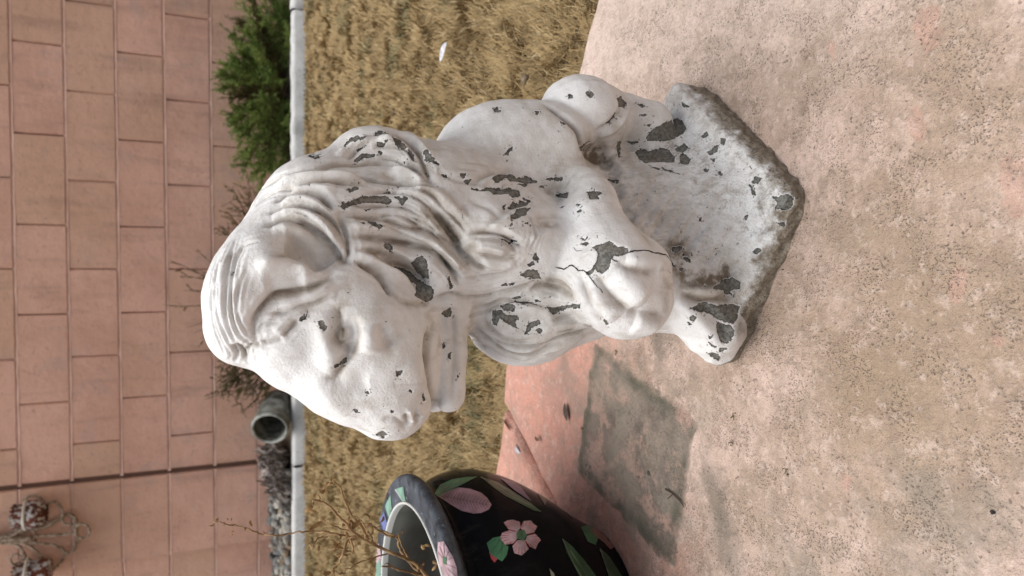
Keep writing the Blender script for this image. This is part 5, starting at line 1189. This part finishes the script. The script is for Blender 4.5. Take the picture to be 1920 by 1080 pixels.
def cup(cx, cy, r, parent, square=False):
    c = wp(cx, cy, .075)
    if not square: prof = [(.001, -.105*r), (.3*r, -.10*r), (.72*r, -.075), (.98*r, -.035), (1.*r, 0), (.93*r, .0), (.9*r, -.03), (.1*r, -.06)]
    else: prof = [(.001, -.085), (.80*r, -.085), (.84*r, -.07), (.88*r, -.02), (.90*r, 0), (.84*r, 0), (.8*r, -.06), (.1*r, -.065)]
    v, f = lathe(prof, 28); MB().add(([np.array(a)+c for a in v], f)).build('cup', MAT_CUP, parent)
    v, f = lathe([(1.0*r, -.004), (1.06*r, -.002), (1.06*r, .007), (1.0*r, .008), (.93*r, .006), (.93*r, -.002)], 28); MB().add(([np.array(a)+c for a in v], f)).build('cup_rim', MAT_CUPRIM, parent)
    # drip crown with a saw edge
    vs, fs = [], []
    for k in range(36):
        a = 2*math.pi*k/36; zz = .045+.012*(k % 2); vs += [(c[0]+.72*r*math.cos(a), c[1]+.72*r*math.sin(a), c[2]+.006), (c[0]+.86*r*math.cos(a), c[1]+.86*r*math.sin(a), c[2]+zz)]
    for k in range(36): j = (k+1) % 36; fs.append((2*k, 2*j, 2*j+1, 2*k+1))
    MB().add((vs, fs)).build('drip_crown', MAT_CUP, parent)
cup(172, 362, .062, sconce); cup(182, 748, .070, sconce, True)
cc = wp(172, 362, .02)
for (x1, y1) in ((172, 362), (182, 748)):
    a = wp(x1-40, y1, .0); MB().add(tube([a, (a+wp(x1, y1, .075))/2+np.array([0, 0, -.02]), wp(x1+10, y1, .07)], .006, 6)).build('bracket', MAT_IRON, sconce)

# ------------------------------------------------------------------ small things lying about
def flat_leaf(name, x, y, L, W, ang, z, mat, label, cat, curl=.3, ground=0.):
    p = gp(x, y, ground+.002); vs, fs = [], []; n_ = 8; ca, sa = math.cos(ang), math.sin(ang)
    for i in range(n_+1):
        t = i/n_; w_ = W*math.sin(math.pi*min(1, t*.97+.02))**.8; u = (t-.5)*L
        for s_ in (-1, 0, 1):
            a, b = u, s_*w_*.5; vs.append((a*ca-b*sa, a*sa+b*ca, .001+abs(s_)*w_*curl+.15*L*curl*(t-.5)**2*4))
    for i in range(n_):
        for j in (0, 1): fs.append((3*i+j, 3*i+j+1, 3*i+4+j, 3*i+3+j))
    return mesh_obj(name, vs, fs, mat, None, True, loc=tuple(p), label=label, cat=cat)
MAT_LF1 = flat_mat('leaf_dark_brown', (.085, .06, .045), .8, 200); MAT_LF2 = flat_mat('leaf_rust', (.20, .10, .06), .8, 200); MAT_PAPER = flat_mat('white_scrap', (.66, .66, .70), .8, 100)
flat_leaf('fallen_leaf', 1063, 772, .021, .010, math.radians(15), 0, MAT_LF1, 'dark brown fallen leaf on the salmon pink part of the patio', 'leaf', .15)
flat_leaf('fallen_leaf', 1010, 822, .013, .005, math.radians(80), 0, MAT_LF2, 'tiny rust brown curled leaf on the pink patio near the joint', 'leaf', .6)
flat_leaf('fallen_leaf', 976, 841, .015, .009, math.radians(50), 0, MAT_PAPER, 'pale curled leaf lying over the joint between the patio slabs', 'leaf', .7)
flat_leaf('paper_scrap', 833, 98, .045, .022, math.radians(-60), 0, MAT_PAPER, 'white scrap of paper lying in the dry lawn', 'paper', .15, LAWN_Z+.030)
def pebble(x, y, r, k, label, ground=0., grp=None):
    me = SMESH[k]
    if k == 6: me = me.copy(); me.materials.clear(); me.materials.append(stone_mat('stone_cream', (.78, .62, .42), (.66, .50, .32)))
    o = bpy.data.objects.new('pebble', me); COL.objects.link(o); p = gp(x, y, ground); o.location = (p[0], p[1], ground+r*.45); o.scale = (r,)*3; o.rotation_euler = (rs.uniform(-.4, .4), 0, rs.uniform(0, 6)); tag(o, label, 'pebble', grp)
pebble(988, 149, .0085, 6, 'rounded cream pebble sunk in the dry lawn near the patio edge', LAWN_Z+.032)
pebble(1217, 887, .0022, 1, 'tiny white pebble on the grey stained patch of the patio')
pebble(1863, 960, .0014, 2, 'black pebble standing in for a dark pit in the worn patio')  # black stone added where the slab has a dark pit
M = NM('twig_brown'); MAT_TWIG = M.fin(rgb(.075, .05, .035), .8)
pts = [gp(a, b, .002) for a, b in ((1248, 917), (1262, 926), (1274, 938), (1283, 951))]; MB().add(tube(pts, [.0009, .0008, .0007, .0004], 6)).add(tube([pts[1], gp(1252, 935, .004)], .0005, 5)).build('twig', MAT_TWIG, None, origin=pts[1]); tag(bpy.data.objects['twig'], 'thin dark twig on the grey stained patch of the patio', 'twig')
rs2 = np.random.RandomState(4)
for (x, y, lb) in [(1378,779,'tiny green moss tuft in a patio pit, straight off the plinth left corner'),(1372,829,'tiny green moss tuft on the patio beyond the first one, further from the plinth'),(1475,886,'tiny green moss tuft on the worn patio in front of the planter'),(1155,660,'tiny moss tuft on the stained patio close under the raised paw'),(1092,803,'tiny moss tuft at the back edge of the grey stained patch')]:
    p = gp(x, y, 0); mb = MB()
    for i in range(7): mb.add(curl_leaf(p+np.array([rs2.normal(0, .0012), rs2.normal(0, .0012), .0008]), .0045, rs2))
    o = mb.build('moss_tuft', MAT_OLV, None, origin=p); tag(o, lb, 'moss', 'moss tufts on the patio')
